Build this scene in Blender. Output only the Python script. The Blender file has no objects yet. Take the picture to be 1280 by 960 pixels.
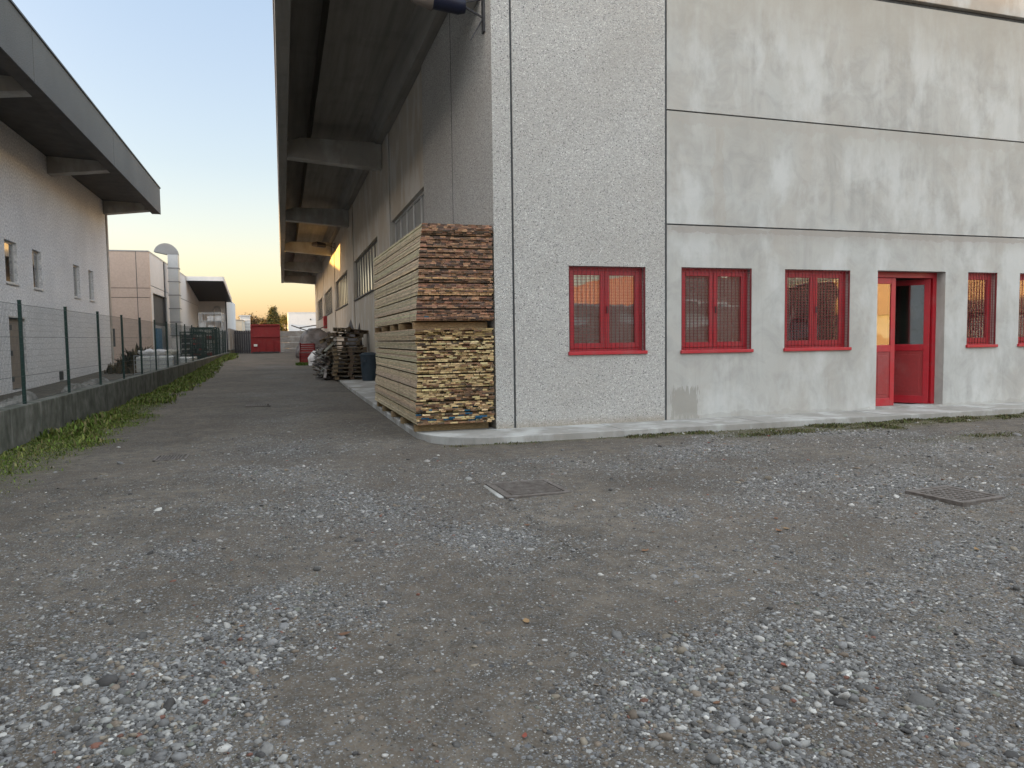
import bpy, math, random
import numpy as np
from mathutils import Matrix, Vector
random.seed(7); rng = np.random.default_rng(11)
S = bpy.context.scene
COL = S.collection
# ------------------------------------------------------------------ helpers
class MB:
    """collects faces; build() links them as ONE mesh object"""
    def __init__(s): s.v=[]; s.f=[]; s.c=[]
    def face(s, pts, col=None):
        b=len(s.v); s.v+= [tuple(p) for p in pts]; s.f.append(tuple(range(b,b+len(pts)))); s.c.append(col)
        return s
    def box(s,x0,x1,y0,y1,z0,z1,col=None,cols=None,M=None):
        P=[(x0,y0,z0),(x1,y0,z0),(x1,y1,z0),(x0,y1,z0),(x0,y0,z1),(x1,y0,z1),(x1,y1,z1),(x0,y1,z1)]
        if M is not None: P=[tuple(M@Vector(p)) for p in P]
        b=len(s.v); s.v+=P
        # order: bottom, top, -y, +x, +y, -x
        for i,q in enumerate(((0,3,2,1),(4,5,6,7),(0,1,5,4),(1,2,6,5),(2,3,7,6),(3,0,4,7))):
            s.f.append(tuple(b+k for k in q)); s.c.append(cols[i] if cols else col)
        return s
    def prism(s,prof,axis,a,b,col=None):
        """extrude closed 2-D profile along axis. axis 'y': prof=(x,z); 'x': prof=(y,z); 'z': prof=(x,y)"""
        def P(u,w,t): return {'y':(u,t,w),'x':(t,u,w),'z':(u,w,t)}[axis]
        n=len(prof); base=len(s.v)
        s.v+=[P(u,w,a) for u,w in prof]+[P(u,w,b) for u,w in prof]
        for i in range(n):
            j=(i+1)%n; s.f.append((base+i,base+j,base+n+j,base+n+i)); s.c.append(col)
        s.f.append(tuple(base+i for i in reversed(range(n)))); s.c.append(col)
        s.f.append(tuple(base+n+i for i in range(n))); s.c.append(col)
        return s
    def tube(s,pts,r,n=8,col=None,r2=None):
        pts=[Vector(p) for p in pts]; rings=[]
        for i,p in enumerate(pts):
            d=(pts[min(i+1,len(pts)-1)]-pts[max(i-1,0)]).normalized()
            a=d.cross(Vector((0,0,1)) if abs(d.z)<.9 else Vector((1,0,0))).normalized(); b=d.cross(a)
            rr=r if r2 is None else r+(r2-r)*i/max(1,len(pts)-1)
            base=len(s.v); rings.append(base)
            s.v+=[tuple(p+(a*math.cos(t)+b*math.sin(t))*rr) for t in (2*math.pi*k/n for k in range(n))]
        for q in range(len(rings)-1):
            for k in range(n):
                l=(k+1)%n; s.f.append((rings[q]+k,rings[q]+l,rings[q+1]+l,rings[q+1]+k)); s.c.append(col)
        s.f.append(tuple(rings[0]+k for k in reversed(range(n)))); s.c.append(col)
        s.f.append(tuple(rings[-1]+k for k in range(n))); s.c.append(col)
        return s
    def build(s,name,m,parent=None,bevel=0,smooth=False):
        me=bpy.data.meshes.new(name); me.from_pydata(s.v,[],s.f); me.materials.append(m)
        if any(c is not None for c in s.c):
            a=me.attributes.new('Col','FLOAT_COLOR','FACE')
            arr=np.array([(*(c or (1,1,1)),1) for c in s.c],dtype=np.float32); a.data.foreach_set('color',arr.ravel())
        return link(name,me,parent,bevel,smooth)
def wloc(o):
    v=Vector((0,0,0))
    while o is not None: v=v+o.location; o=o.parent
    return v
def link(name,me,parent=None,bevel=0,smooth=False):
    """mesh data is in world coordinates: a child is shifted back by its parents' place"""
    bm_fix(me)
    o=bpy.data.objects.new(name,me); COL.objects.link(o)
    if parent is not None: o.parent=parent; o.location=-wloc(parent)
    if bevel:
        b=o.modifiers.new('edge','BEVEL'); b.width=bevel; b.segments=2; b.limit_method='ANGLE'; b.angle_limit=math.radians(40)
    if smooth:
        for p in me.polygons: p.use_smooth=True
        try: me.set_sharp_from_angle(angle=math.radians(40))
        except Exception: pass
    return o
import bmesh
def bm_fix(me):
    if len(me.polygons)>20000: return
    bm=bmesh.new(); bm.from_mesh(me); bmesh.ops.recalc_face_normals(bm,faces=bm.faces); bm.to_mesh(me); bm.free()
def tag(o,label=None,cat=None,group=None,kind=None):
    if label: o['label']=label
    if cat: o['category']=cat
    if group: o['group']=group
    if kind: o['kind']=kind
    return o
def thing(name,label,cat,loc=(0,0,0),group=None):
    o=bpy.data.objects.new(name,None); COL.objects.link(o); o.location=loc; o.empty_display_size=.2
    return tag(o,label,cat,group)
def copy_tree(o,parent=None):
    c=o.copy(); COL.objects.link(c)
    if parent is not None: c.parent=parent
    for ch in [x for x in bpy.data.objects if x.parent==o]: copy_tree(ch,c)
    return c
def panel(m,plane,at,thick,u0,u1,z0,z1,holes=()):
    """wall slab with rectangular holes; plane 'y': u is x, front face at y=at, back at y=at+thick; 'x': u is y"""
    us=sorted({u0,u1,*[h[0] for h in holes],*[h[1] for h in holes]}); us=[u for u in us if u0<=u<=u1]
    zs=sorted({z0,z1,*[h[2] for h in holes],*[h[3] for h in holes]}); zs=[z for z in zs if z0<=z<=z1]
    def P(u,z,t): return (u,at+t,z) if plane=='y' else (at+t,u,z)
    def solid(i,j):
        if i<0 or j<0 or i>=len(us)-1 or j>=len(zs)-1: return False
        cu=(us[i]+us[i+1])/2; cz=(zs[j]+zs[j+1])/2
        return not any(h[0]<cu<h[1] and h[2]<cz<h[3] for h in holes)
    for i in range(len(us)-1):
        for j in range(len(zs)-1):
            if not solid(i,j): continue
            a,b,c,d=us[i],us[i+1],zs[j],zs[j+1]
            m.face([P(a,c,0),P(b,c,0),P(b,d,0),P(a,d,0)]); m.face([P(a,c,thick),P(a,d,thick),P(b,d,thick),P(b,c,thick)])
            if not solid(i-1,j): m.face([P(a,c,0),P(a,d,0),P(a,d,thick),P(a,c,thick)])
            if not solid(i+1,j): m.face([P(b,c,0),P(b,c,thick),P(b,d,thick),P(b,d,0)])
            if not solid(i,j-1): m.face([P(a,c,0),P(a,c,thick),P(b,c,thick),P(b,c,0)])
            if not solid(i,j+1): m.face([P(a,d,0),P(b,d,0),P(b,d,thick),P(a,d,thick)])
    # weld so that recalculated normals agree
    key={}; vv=[]; mp=[]
    for p in m.v:
        k=tuple(round(c,5) for c in p)
        if k not in key: key[k]=len(vv); vv.append(p)
        mp.append(key[k])
    m.v=vv; m.f=[tuple(mp[i] for i in f) for f in m.f]
    return m
# ---- numpy value noise
_T=np.random.default_rng(5).random((256,256))
def vnoise(x,y,s):
    x=np.asarray(x)*s+1000; y=np.asarray(y)*s+1000
    xi=np.floor(x).astype(int); yi=np.floor(y).astype(int); fx=x-xi; fy=y-yi
    fx=fx*fx*(3-2*fx); fy=fy*fy*(3-2*fy); g=lambda a,b:_T[a%256,b%256]
    return (g(xi,yi)*(1-fx)+g(xi+1,yi)*fx)*(1-fy)+(g(xi,yi+1)*(1-fx)+g(xi+1,yi+1)*fx)*fy
def fbm(x,y,s,o=4):
    r=0; a=.5
    for k in range(o): r=r+a*vnoise(np.asarray(x)+17.3*k,np.asarray(y)-9.1*k,s*2**k); a*=.5
    return r
# ------------------------------------------------------------------ materials
class NT:
    def __init__(s,name):
        s.m=bpy.data.materials.new(name); s.m.use_nodes=True; s.t=s.m.node_tree; s.b=s.t.nodes['Principled BSDF']
        s.co=s.n('ShaderNodeTexCoord').outputs['Object']
    def n(s,ty,props=None,**ins):
        nd=s.t.nodes.new(ty)
        for k,v in (props or {}).items(): setattr(nd,k,v)
        for k,v in ins.items(): s.set(nd,k,v)
        return nd
    def set(s,nd,k,v):
        k2=int(k[1:]) if k[0]=='i' and k[1:].isdigit() else k.replace('_',' ')
        if hasattr(v,'bl_idname') and hasattr(v,'is_output'): s.t.links.new(v,nd.inputs[k2])
        else:
            if isinstance(v,tuple) and len(v)==3 and nd.inputs[k2].type=='RGBA': v=(*v,1)
            nd.inputs[k2].default_value=v
    def map(s,sc=(1,1,1),loc=(0,0,0),src=None): 
        return s.n('ShaderNodeMapping',Vector=src or s.co,Scale=sc,Location=loc).outputs[0]
    def noise(s,scale,detail=4,rough=.55,vec=None,dist=0):
        return s.n('ShaderNodeTexNoise',Vector=vec or s.co,Scale=scale,Detail=detail,Roughness=rough,Distortion=dist).outputs['Fac']
    def vor(s,scale,vec=None,feature='F1',rnd=1.):
        return s.n('ShaderNodeTexVoronoi',dict(feature=feature),Vector=vec or s.co,Scale=scale,Randomness=rnd)
    def ramp(s,fac,stops,interp='LINEAR'):
        r=s.n('ShaderNodeValToRGB',Fac=fac); e=r.color_ramp; e.interpolation=interp
        while len(e.elements)<len(stops): e.elements.new(.5)
        for el,(p,c) in zip(e.elements,stops):
            el.position=p; el.color=(*c,1) if isinstance(c,tuple) else (c,c,c,1)
        return r.outputs[0]
    def mix(s,f,a,b,mode='MIX'):
        nd=s.n('ShaderNodeMix',dict(data_type='RGBA',blend_type=mode))
        ii=[i for i in nd.inputs if i.enabled or True]
        s._in(nd.inputs[0],f); s._in(nd.inputs[6],a); s._in(nd.inputs[7],b)
        return nd.outputs[2]
    def _in(s,sock,v):
        if hasattr(v,'is_output'): s.t.links.new(v,sock)
        elif isinstance(v,tuple): sock.default_value=(*v,1) if len(v)==3 else v
        else: sock.default_value=v
    def math(s,op,a,b=0.):
        nd=s.n('ShaderNodeMath',dict(operation=op)); s._in(nd.inputs[0],a); s._in(nd.inputs[1],b); return nd.outputs[0]
    def xyz(s,src=None):
        return s.n('ShaderNodeSeparateXYZ',Vector=src or s.co).outputs
    def attr(s,name,out='Color'): return s.n('ShaderNodeAttribute',dict(attribute_name=name)).outputs[out]
    def bump(s,h,strength=.3,dist=.01,normal=None):
        nd=s.n('ShaderNodeBump',Height=h,Strength=strength,Distance=dist)
        if normal is not None: s.t.links.new(normal,nd.inputs['Normal'])
        s.t.links.new(nd.outputs[0],s.b.inputs['Normal']); return nd.outputs[0]
    def out(s,color=None,rough=None,metal=None,spec=None):
        for k,v in (('Base Color',color),('Roughness',rough),('Metallic',metal),('Specular IOR Level',spec)):
            if v is not None: s._in(s.b.inputs[k],v)
        return s.m
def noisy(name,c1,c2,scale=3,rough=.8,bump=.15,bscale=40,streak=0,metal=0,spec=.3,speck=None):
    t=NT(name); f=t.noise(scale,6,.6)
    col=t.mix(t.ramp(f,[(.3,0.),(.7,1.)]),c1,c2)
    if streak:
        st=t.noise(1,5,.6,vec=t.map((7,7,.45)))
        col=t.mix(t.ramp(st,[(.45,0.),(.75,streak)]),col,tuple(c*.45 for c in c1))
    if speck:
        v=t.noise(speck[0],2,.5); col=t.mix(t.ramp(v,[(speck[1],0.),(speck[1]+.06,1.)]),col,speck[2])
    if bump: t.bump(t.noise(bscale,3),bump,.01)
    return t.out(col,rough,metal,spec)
def attrmat(name,rough=.8,nscale=30,amt=.35,bump=.2,stretch=(1,1,1),spec=.25):
    t=NT(name); c=t.attr('Col'); f=t.noise(nscale,5,.6,vec=t.map(stretch))
    col=t.mix(1.,c,t.ramp(f,[(.25,1-amt),(.75,1+0*amt)]),'MULTIPLY')
    t.bump(f,bump,.005); return t.out(col,rough,0,spec)
# ------------------------------------------------------------------ surfaces
def m_pebble():
    """washed aggregate: rounded pebbles, grey, white and near black, in cement"""
    t=NT('washed pebble panel'); v=t.vor(64); v2=t.vor(42)
    r=t.n('ShaderNodeSeparateColor',Color=v.outputs['Color']).outputs[0]
    c=t.ramp(r,[(0,(.20,.20,.205)),(.08,(.29,.288,.28)),(.25,(.38,.375,.36)),(.55,(.45,.445,.425)),(.80,(.52,.515,.49)),(.94,(.68,.675,.65))],'CONSTANT')
    edge=t.ramp(v.outputs['Distance'],[(.35,0.),(.7,1.)])
    c=t.mix(edge,c,(.37,.365,.35)); r2=t.n('ShaderNodeSeparateColor',Color=v2.outputs['Color']).outputs[0]
    c=t.mix(t.math('MULTIPLY',t.ramp(r2,[(.86,0.),(.865,.85)],'CONSTANT'),t.ramp(v2.outputs['Distance'],[(.30,1.),(.42,0.)])),c,(.055,.055,.06))
    c=t.mix(t.math('MULTIPLY',t.ramp(t.noise(.9,5),[(.35,0.),(.7,1.)]),.35),c,(.29,.275,.25))
    z=t.xyz()[2]; foot=t.math('MULTIPLY',t.ramp(t.math('ADD',z,t.math('MULTIPLY',t.noise(6,4),.16)),[(.18,1.),(.32,0.)]),.55)
    c=t.mix(foot,c,(.26,.22,.16))
    t.bump(t.math('SUBTRACT',1.,v.outputs['Distance']),.55,.012); return t.out(c,.85,0,.25)
def m_concrete(name,base=(.405,.41,.395),dark=(.24,.24,.23),warm=(.375,.36,.33),seed=0,stain=1.):
    t=NT(name); P=t.map((1,1,1),(seed,seed*2.3,seed*.7))
    big=t.noise(.55,6,.62,vec=P,dist=.6); mid=t.noise(1.9,7,.7,vec=P,dist=.9)
    c=t.mix(t.ramp(big,[(.36,0.),(.66,1.)]),base,warm)
    c=t.mix(t.math('MULTIPLY',t.ramp(mid,[(.44,0.),(.68,1.)]),.5*stain),c,dark)
    # rain streaks
    st=t.noise(1,6,.6,vec=t.map((5.5,5.5,.35),(seed*3,0,seed)));  gate=t.ramp(t.noise(.7,3,.5,vec=P),[(.42,0.),(.62,1.)])
    c=t.mix(t.math('MULTIPLY',t.math('MULTIPLY',t.ramp(st,[(.5,0.),(.7,1.)]),gate),.42*stain),c,dark)
    # pale efflorescence
    w=t.noise(1.5,6,.6,vec=t.map((1,1,.5),(seed+7,3,1)))
    c=t.mix(t.math('MULTIPLY',t.ramp(w,[(.48,0.),(.62,1.)]),.55),c,(.53,.545,.54))
    f=t.noise(60,3,.6); c=t.mix(t.math('MULTIPLY',t.ramp(f,[(.3,0.),(.75,1.)]),.18),c,(.3,.3,.29))
    t.bump(t.math('ADD',t.math('MULTIPLY',f,.25),mid),.12,.02); return t,c
def m_front():
    t,c=m_concrete('weathered precast concrete')
    X,Y,Z=t.xyz()
    def patch(x0,x1,z0,z1,soft,colr,amt,sc=(14,14,3)):
        n=t.noise(1,5,.65,vec=t.map(sc)); d=t.math('MULTIPLY',t.math('SUBTRACT',n,.5),soft)
        def rng_(v,a,b): return t.math('MULTIPLY',t.math('GREATER_THAN',t.math('ADD',v,d),a),t.math('LESS_THAN',t.math('SUBTRACT',v,d),b))
        return t.math('MULTIPLY',t.math('MULTIPLY',rng_(X,x0,x1),rng_(Z,z0,z1)),amt),colr
    def soft(z0,z1,amt,wob,colr):
        n=t.math('MULTIPLY',t.math('SUBTRACT',t.noise(1,6,.65,vec=t.map((3.5,3.5,.7))),.5),wob)
        return t.math('MULTIPLY',t.n('ShaderNodeMapRange',dict(interpolation_type='SMOOTHSTEP'),Value=t.math('ADD',Z,n),From_Min=z0,From_Max=z1).outputs[0],amt),colr
    def below(ztop,h,amt,wob,colr):
        a=soft(ztop-h,ztop,amt,wob,colr); return t.math('MULTIPLY',a[0],t.math('LESS_THAN',Z,ztop)),colr
    for a in (soft(5.9,7.6,.75,1.9,(.325,.305,.265)),below(5.22,.9,.5,.7,(.33,.32,.29)),below(3.36,.35,.6,.35,(.28,.26,.235)),patch(6.22,6.72,.12,.62,.55,(.25,.24,.215),.75,(26,26,2.2)),      # scrubbed patch low by the joint
              patch(7.05,7.22,3.42,5.0,.5,(.33,.30,.26),.34,(3,3,1.6)),          # brown run below the joint
              patch(6.2,22,3.25,3.34,.25,(.27,.245,.22),.5,(3,3,6)),patch(6.2,22,5.02,5.22,.5,(.33,.31,.28),.4,(5,5,2)),
              patch(6.2,22,.05,.16,.5,(.30,.295,.27),.4,(1.2,1.2,3))):
        c=t.mix(a[0],c,a[1])
    return t.out(c,.85,0,.25)
def simple_conc(name,**k):
    t,c=m_concrete(name,**k); return t.out(c,.88,0,.2)
M={}
M['pebble']=m_pebble(); M['front']=m_front()
M['smooth']=simple_conc('smooth side panel concrete',base=(.43,.385,.32),dark=(.29,.255,.21),warm=(.39,.345,.28),seed=4,stain=.5)
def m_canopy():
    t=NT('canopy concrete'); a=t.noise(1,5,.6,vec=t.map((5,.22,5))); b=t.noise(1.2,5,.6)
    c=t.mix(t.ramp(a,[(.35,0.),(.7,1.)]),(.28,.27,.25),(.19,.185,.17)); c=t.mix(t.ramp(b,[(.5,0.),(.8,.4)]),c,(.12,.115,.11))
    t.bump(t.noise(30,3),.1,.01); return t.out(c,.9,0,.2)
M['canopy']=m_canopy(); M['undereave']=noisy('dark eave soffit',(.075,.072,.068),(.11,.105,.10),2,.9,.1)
M['beam']=simple_conc('beam concrete',base=(.37,.355,.325),dark=(.25,.24,.22),warm=(.34,.32,.29),seed=13)
M['slab']=simple_conc('kerb slab concrete',base=(.31,.305,.29),dark=(.17,.165,.15),warm=(.26,.245,.22),seed=21)
M['joint']=noisy('dark joint filler',(.06,.065,.07),(.10,.105,.11),20,.9,0)
M['fascia']=simple_conc('beige fascia concrete',base=(.40,.36,.31),dark=(.27,.24,.2),warm=(.38,.33,.28),seed=30,stain=.5)
def m_lowwall():
    t=NT('stained low wall concrete'); Z=t.xyz()[2]
    st=t.noise(1,6,.62,vec=t.map((2.5,2.5,.8))); f=t.noise(5,6,.62)
    c=t.mix(t.ramp(f,[(.35,0.),(.68,1.)]),(.10,.105,.09),(.19,.19,.175))
    c=t.mix(t.ramp(st,[(.42,0.),(.68,.8)]),c,(.045,.05,.04))
    v=t.noise(1,4,.6,vec=t.map((9,9,.5))); c=t.mix(t.ramp(v,[(.6,0.),(.72,.5)]),c,(.27,.27,.25))
    t.bump(f,.3,.02); return t.out(c,.92,0,.15)
M['lowwall']=m_lowwall()
def m_stucco(name,a,b,sc=55,bs=.5):
    t=NT(name); v=t.noise(sc,4,.7); big=t.noise(.5,5,.6)
    c=t.mix(t.ramp(v,[(.36,0.),(.62,1.)]),a,b); c=t.mix(t.math('MULTIPLY',t.ramp(big,[(.35,0.),(.7,1.)]),.3),c,tuple(x*.75 for x in a))
    st=t.noise(1,5,.6,vec=t.map((4,4,.3))); c=t.mix(t.ramp(st,[(.58,0.),(.8,.16)]),c,tuple(x*.6 for x in a))
    t.bump(v,bs,.012); return t.out(c,.9,0,.2)
M['stucco']=m_stucco('rough white render',(.48,.485,.51),(.88,.88,.88),15,1.)
M['fasciadark']=m_stucco('grey granular fascia',(.075,.077,.078),(.15,.152,.152),40,.3)
M['pink']=m_stucco('pinkish precast panel',(.50,.40,.34),(.57,.46,.39),12,.1)
M['cream']=m_stucco('cream sheet',(.5,.47,.4),(.56,.53,.46),3,.05)
M['whitewall']=m_stucco('white painted panel',(.62,.62,.62),(.68,.67,.66),4,.05)
M['greypanel']=simple_conc('grey panel wall',base=(.36,.34,.32),dark=(.22,.2,.18),warm=(.33,.3,.27),seed=41)
def m_red(name,c=(.36,.012,.022),rough=.38):
    t=NT(name); f=t.noise(14,5,.6); col=t.mix(t.ramp(f,[(.4,0.),(.75,.45)]),c,tuple(x*.62 for x in c))
    d=t.noise(3,6,.65); col=t.mix(t.ramp(d,[(.5,0.),(.75,.5)]),col,(.25,.085,.08)); col=t.mix(t.ramp(t.noise(1,5,.65,vec=t.map((30,30,2.))),[(.55,0.),(.75,.4)]),col,(.12,.03,.03))
    t.bump(t.noise(70,2),.04,.003); r=t.ramp(d,[(.3,rough-.08),(.7,rough+.2)]); return t.out(col,r,0,.5)
M['red']=m_red('red enamel paint',(.37,.010,.020)); M['grille']=m_red('dark red grille paint',(.15,.008,.014),.5); M['doorsheet']=noisy('grey folding door sheet',(.17,.17,.165),(.23,.23,.22),3,.6,.05); M['reddark']=m_red('red door panel paint',(.26,.02,.022),.45)
M['redskip']=m_red('worn red container paint',(.27,.018,.02),.6)
def m_glass(name,tint=(.95,.97,.96)):
    t=NT(name); nt=t.t; nt.nodes.remove(t.b); o=nt.nodes['Material Output']
    fr=t.n('ShaderNodeFresnel',IOR=1.6).outputs[0]
    g=t.n('ShaderNodeBsdfGlossy',Color=(1,1,1,1),Roughness=.015); w=t.noise(1.3,2,.5)
    bp=t.n('ShaderNodeBump',Height=w,Strength=.06,Distance=.05); nt.links.new(bp.outputs[0],g.inputs['Normal'])
    tr=t.n('ShaderNodeBsdfTransparent',Color=(*tint,1)); mx=t.n('ShaderNodeMixShader')
    nt.links.new(t.math('ADD',t.math('MULTIPLY',fr,1.7),.05),mx.inputs[0]); nt.links.new(tr.outputs[0],mx.inputs[1]); nt.links.new(g.outputs[0],mx.inputs[2])
    nt.links.new(mx.outputs[0],o.inputs[0]); return t.m
M['glass']=m_glass('window glass',(.8,.84,.83))
M['curtain']=noisy('grey roller blind',(.58,.55,.53),(.66,.63,.61),2,.9,0)
M['poly']=noisy('pale ribbed glazing',(.68,.66,.56),(.76,.73,.62),6,.10,.03,8,spec=1.)
M['dark']=noisy('dark interior paint',(.03,.03,.03),(.05,.05,.045),2,.9,0)
M['inner']=noisy('dim interior plaster',(.25,.25,.23),(.3,.3,.28),2,.9,0)
M['darkmetal']=noisy('dark sheet metal',(.05,.05,.055),(.08,.08,.085),8,.55,.05,metal=.3)
M['galv']=noisy('galvanised sheet',(.44,.46,.48),(.50,.51,.52),2.5,.36,.0,metal=.8)
M['green']=noisy('green powder coat',(.010,.030,.026),(.017,.042,.036),12,.5,.05)
M['wire']=noisy('green coated wire',(.03,.05,.047),(.045,.07,.065),12,.5,0)
M['alu']=noisy('pale window frame',(.5,.5,.5),(.6,.6,.59),9,.45,0)
M['brown']=noisy('greyish brown door',(.20,.165,.135),(.27,.225,.19),5,.6,.05)
M['bin']=noisy('dark blue grey plastic',(.022,.036,.05),(.04,.055,.07),5,.45,.05)
M['rust']=noisy('rusty iron',(.085,.07,.06),(.17,.155,.145),16,.75,.3,60,metal=.3)
M['lampblue']=noisy('dark blue lamp housing',(.006,.008,.022),(.010,.014,.035),8,.45,0)
M['lens']=noisy('dusty lamp glass',(.13,.11,.10),(.17,.15,.13),8,.2,0)
M['tarp']=noisy('dark tarpaulin',(.06,.055,.055),(.14,.13,.13),3,.5,.5,7)
M['sack']=noisy('white woven sack',(.6,.58,.58),(.75,.73,.73),7,.8,.3,20)
M['rubble']=noisy('grey rubble',(.10,.095,.085),(.26,.25,.235),6,.95,.5,18)
M['brush']=noisy('dry brush',(.05,.035,.025),(.11,.075,.05),18,.95,.6,30)
M['bark']=noisy('bark',(.07,.05,.035),(.12,.09,.065),9,.95,.5)
M['blue']=noisy('blue steel door',(.05,.14,.24),(.07,.18,.30),6,.5,.05)
M['brick']=noisy('reddish facade behind yard',(.20,.085,.055),(.27,.12,.08),3,.9,.1)
M['tank']=noisy('white plastic crate',(.6,.6,.57),(.72,.71,.68),5,.5,.05)
M['paper']=noisy('pale label',(.7,.7,.66),(.78,.78,.74),8,.7,0)
M['wood']=attrmat('sawn timber',.85,22,.6,.5,(1,.16,2.2)); M['grey_wood']=attrmat('weathered pallet timber',.9,14,.5,.3)
M['stone']=attrmat('river pebbles',.72,70,.35,.2,spec=.3); M['leaf']=attrmat('grass and leaves',.75,8,.25,0)
def m_ground():
    t=NT('gravelly dirt'); g=t.attr('gravel','Fac'); w=t.attr('weeds','Fac')
    n1=t.noise(.55,9,.66,dist=.8); n2=t.noise(6,8,.65); n3=t.noise(55,4,.65)
    c=t.mix(t.ramp(n1,[(.36,0.),(.64,1.)]),(.074,.060,.046),(.158,.132,.104))
    c=t.mix(t.ramp(n2,[(.40,0.),(.66,.85)]),c,(.046,.042,.037)); 
    c=t.mix(t.ramp(n3,[(.45,0.),(.68,.65)]),c,(.135,.13,.122))
    c=t.mix(t.ramp(t.noise(.35,4,.5,vec=t.map(loc=(40,7,0))),[(.5,0.),(.7,.4)]),c,(.105,.085,.068))
    # loose grit and pebbles bedded in the dirt
    for sc,thr,hi in ((130,.84,.20),(62,.92,.24),(30,1.02,.27)):
        v=t.vor(sc); sp=t.n('ShaderNodeSeparateColor',Color=v.outputs['Color']).outputs
        pres=t.math('GREATER_THAN',t.math('ADD',sp[0],t.math('MULTIPLY',t.math('ADD',g,t.math('MULTIPLY',t.math('SUBTRACT',n2,.5),.35)),.62)),thr)
        msk=t.math('MULTIPLY',pres,t.ramp(v.outputs['Distance'],[(.34,1.),(.52,0.)]))
        col=t.ramp(sp[1],[(0,(.05,.05,.052)),(.3,(.12,.12,.125)),(.6,(.21,.215,.22)),(.85,(hi*.9,hi*.9,hi*.88)),(.985,(.34,.335,.32))])
        c=t.mix(msk,c,col)
    gm=t.math('MULTIPLY',t.ramp(t.math('ADD',g,t.math('MULTIPLY',t.math('SUBTRACT',n2,.5),.5)),[(.35,0.),(.9,1.)]),.16); c=t.mix(gm,c,(.20,.20,.20))
    c=t.mix(t.math('MULTIPLY',w,t.ramp(n2,[(.3,.4),(.6,1.)])),c,(.085,.08,.045))
    v=t.vor(62); h=t.math('ADD',t.math('MULTIPLY',t.math('SUBTRACT',.5,v.outputs['Distance']),t.math('ADD',.25,g)),t.math('ADD',t.math('MULTIPLY',n3,.5),t.math('MULTIPLY',n2,1.3)))
    t.bump(h,.55,.02); return t.out(c,.93,0,.15)
M['ground']=m_ground()
# ------------------------------------------------------------------ ground
LANE=[(.2+.5*math.sin(k*1.7),11+k*1.9,.9+.3*math.sin(k*2.3),-.2,.2,1.3,.38+.15*math.cos(k*3.1),.7) for k in range(16)]
PATCH0=[(0.65, 6.57, 0.89, -0.33, 0.08, 0.77, 0.8, 0.9), (1.38, 5.26, 0.33, -0.12, 0.1, 0.37, 1.0, 1.0), (2.89, 5.57, 0.23, -0.09, 0.15, 0.29, 0.9, 0.9), (5.14, 8.15, 0.58, -0.24, 0.5, 0.8, 1.1, 0.6), (-0.08, 4.35, 0.4, -0.14, -0.0, 0.39, 0.75, 1.1), (-0.51, 3.83, 0.53, -0.18, -0.07, 0.58, 0.55, 1.4), (-0.26, 3.09, 0.23, -0.08, -0.03, 0.42, 1.15, 1.7), (-0.88, 3.6, 0.45, -0.15, -0.08, 0.37, 0.75, 1.2), (-0.98, 3.06, 0.2, -0.07, -0.07, 0.22, 0.9, 1.5), (1.49, 2.53, 0.34, -0.11, 0.18, 0.31, 1.0, 1.6), (2.3, 2.76, 0.66, -0.23, 0.45, 0.55, 0.95, 1.3), (3.28, 3.06, 0.61, -0.21, 0.5, 0.47, 0.7, 1.1), (5.67, 6.0, 0.9, -0.35, 0.77, 0.82, 0.75, 0.8), (8.1, 7.23, 1.1, -0.45, 1.02, 0.92, 0.6, 0.7), (4.59, 3.7, 0.4, -0.15, 0.69, 0.56, 0.8, 1.2), (4.18, 5.68, 0.68, -0.26, 0.51, 0.69, 0.6, 0.9), (7.53, 9.09, 1.4, -0.6, 0.43, 0.52, 0.9, 0.6), (0.01, 8.72, 0.97, -0.38, 0.01, 0.82, 0.5, 0.7), (-0.86, 5.47, 0.43, -0.15, -0.05, 0.33, 0.5, 0.9), (3.47, 7.91, 1.94, -0.77, 0.2, 0.46, 0.45, 0.7), (2.42, 2.02, 0.31, -0.11, 0.25, 0.21, 1.0, 1.4), (0.69, 5.11, 0.27, -0.1, 0.04, 0.28, 0.5, 1.0), (-1.06, 4.59, 0.53, -0.19, -0.08, 0.36, 0.35, 0.9), (1.77, 2.16, 0.41, -0.14, 0.14, 0.18, 0.9, 1.5), (0.23, 4.01, 0.29, -0.1, 0.01, 0.14, 0.5, 1.0), (-1.56, 5.93, 0.45, -0.16, -0.12, 0.47, 0.3, 0.8), (3.25, 3.99, 0.79, -0.29, 0.36, 0.44, 0.3, 0.9), (1.64, 7.57, 0.72, -0.28, 0.12, 0.53, 0.35, 0.8), (5.01, 4.77, 0.49, -0.18, 0.32, 0.31, 0.4, 0.9), (1.5, 4.82, 0.74, -0.27, 0.09, 0.3, 0.3, 1.0), (6.78, 5.57, 0.44, -0.17, 0.52, 0.43, 0.7, 0.8), (-0.54, 6.85, 0.61, -0.23, -0.03, 0.39, 0.35, 0.8)]
PATCH=LANE+[(a,b,c,d,e,f,g*(.78 if a>1.2 and b<3.2 else 1),h) for a,b,c,d,e,f,g,h in PATCH0]
def gbase(x,y):
    """the yard is level by the camera and climbs gently towards the far end of the lane"""
    y=np.asarray(y,float); t=np.clip((y-20)/38,0,1); r=.60*t*t*(3-2*t); u=np.clip((y-60)/14,0,1); return r-.1*u
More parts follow.
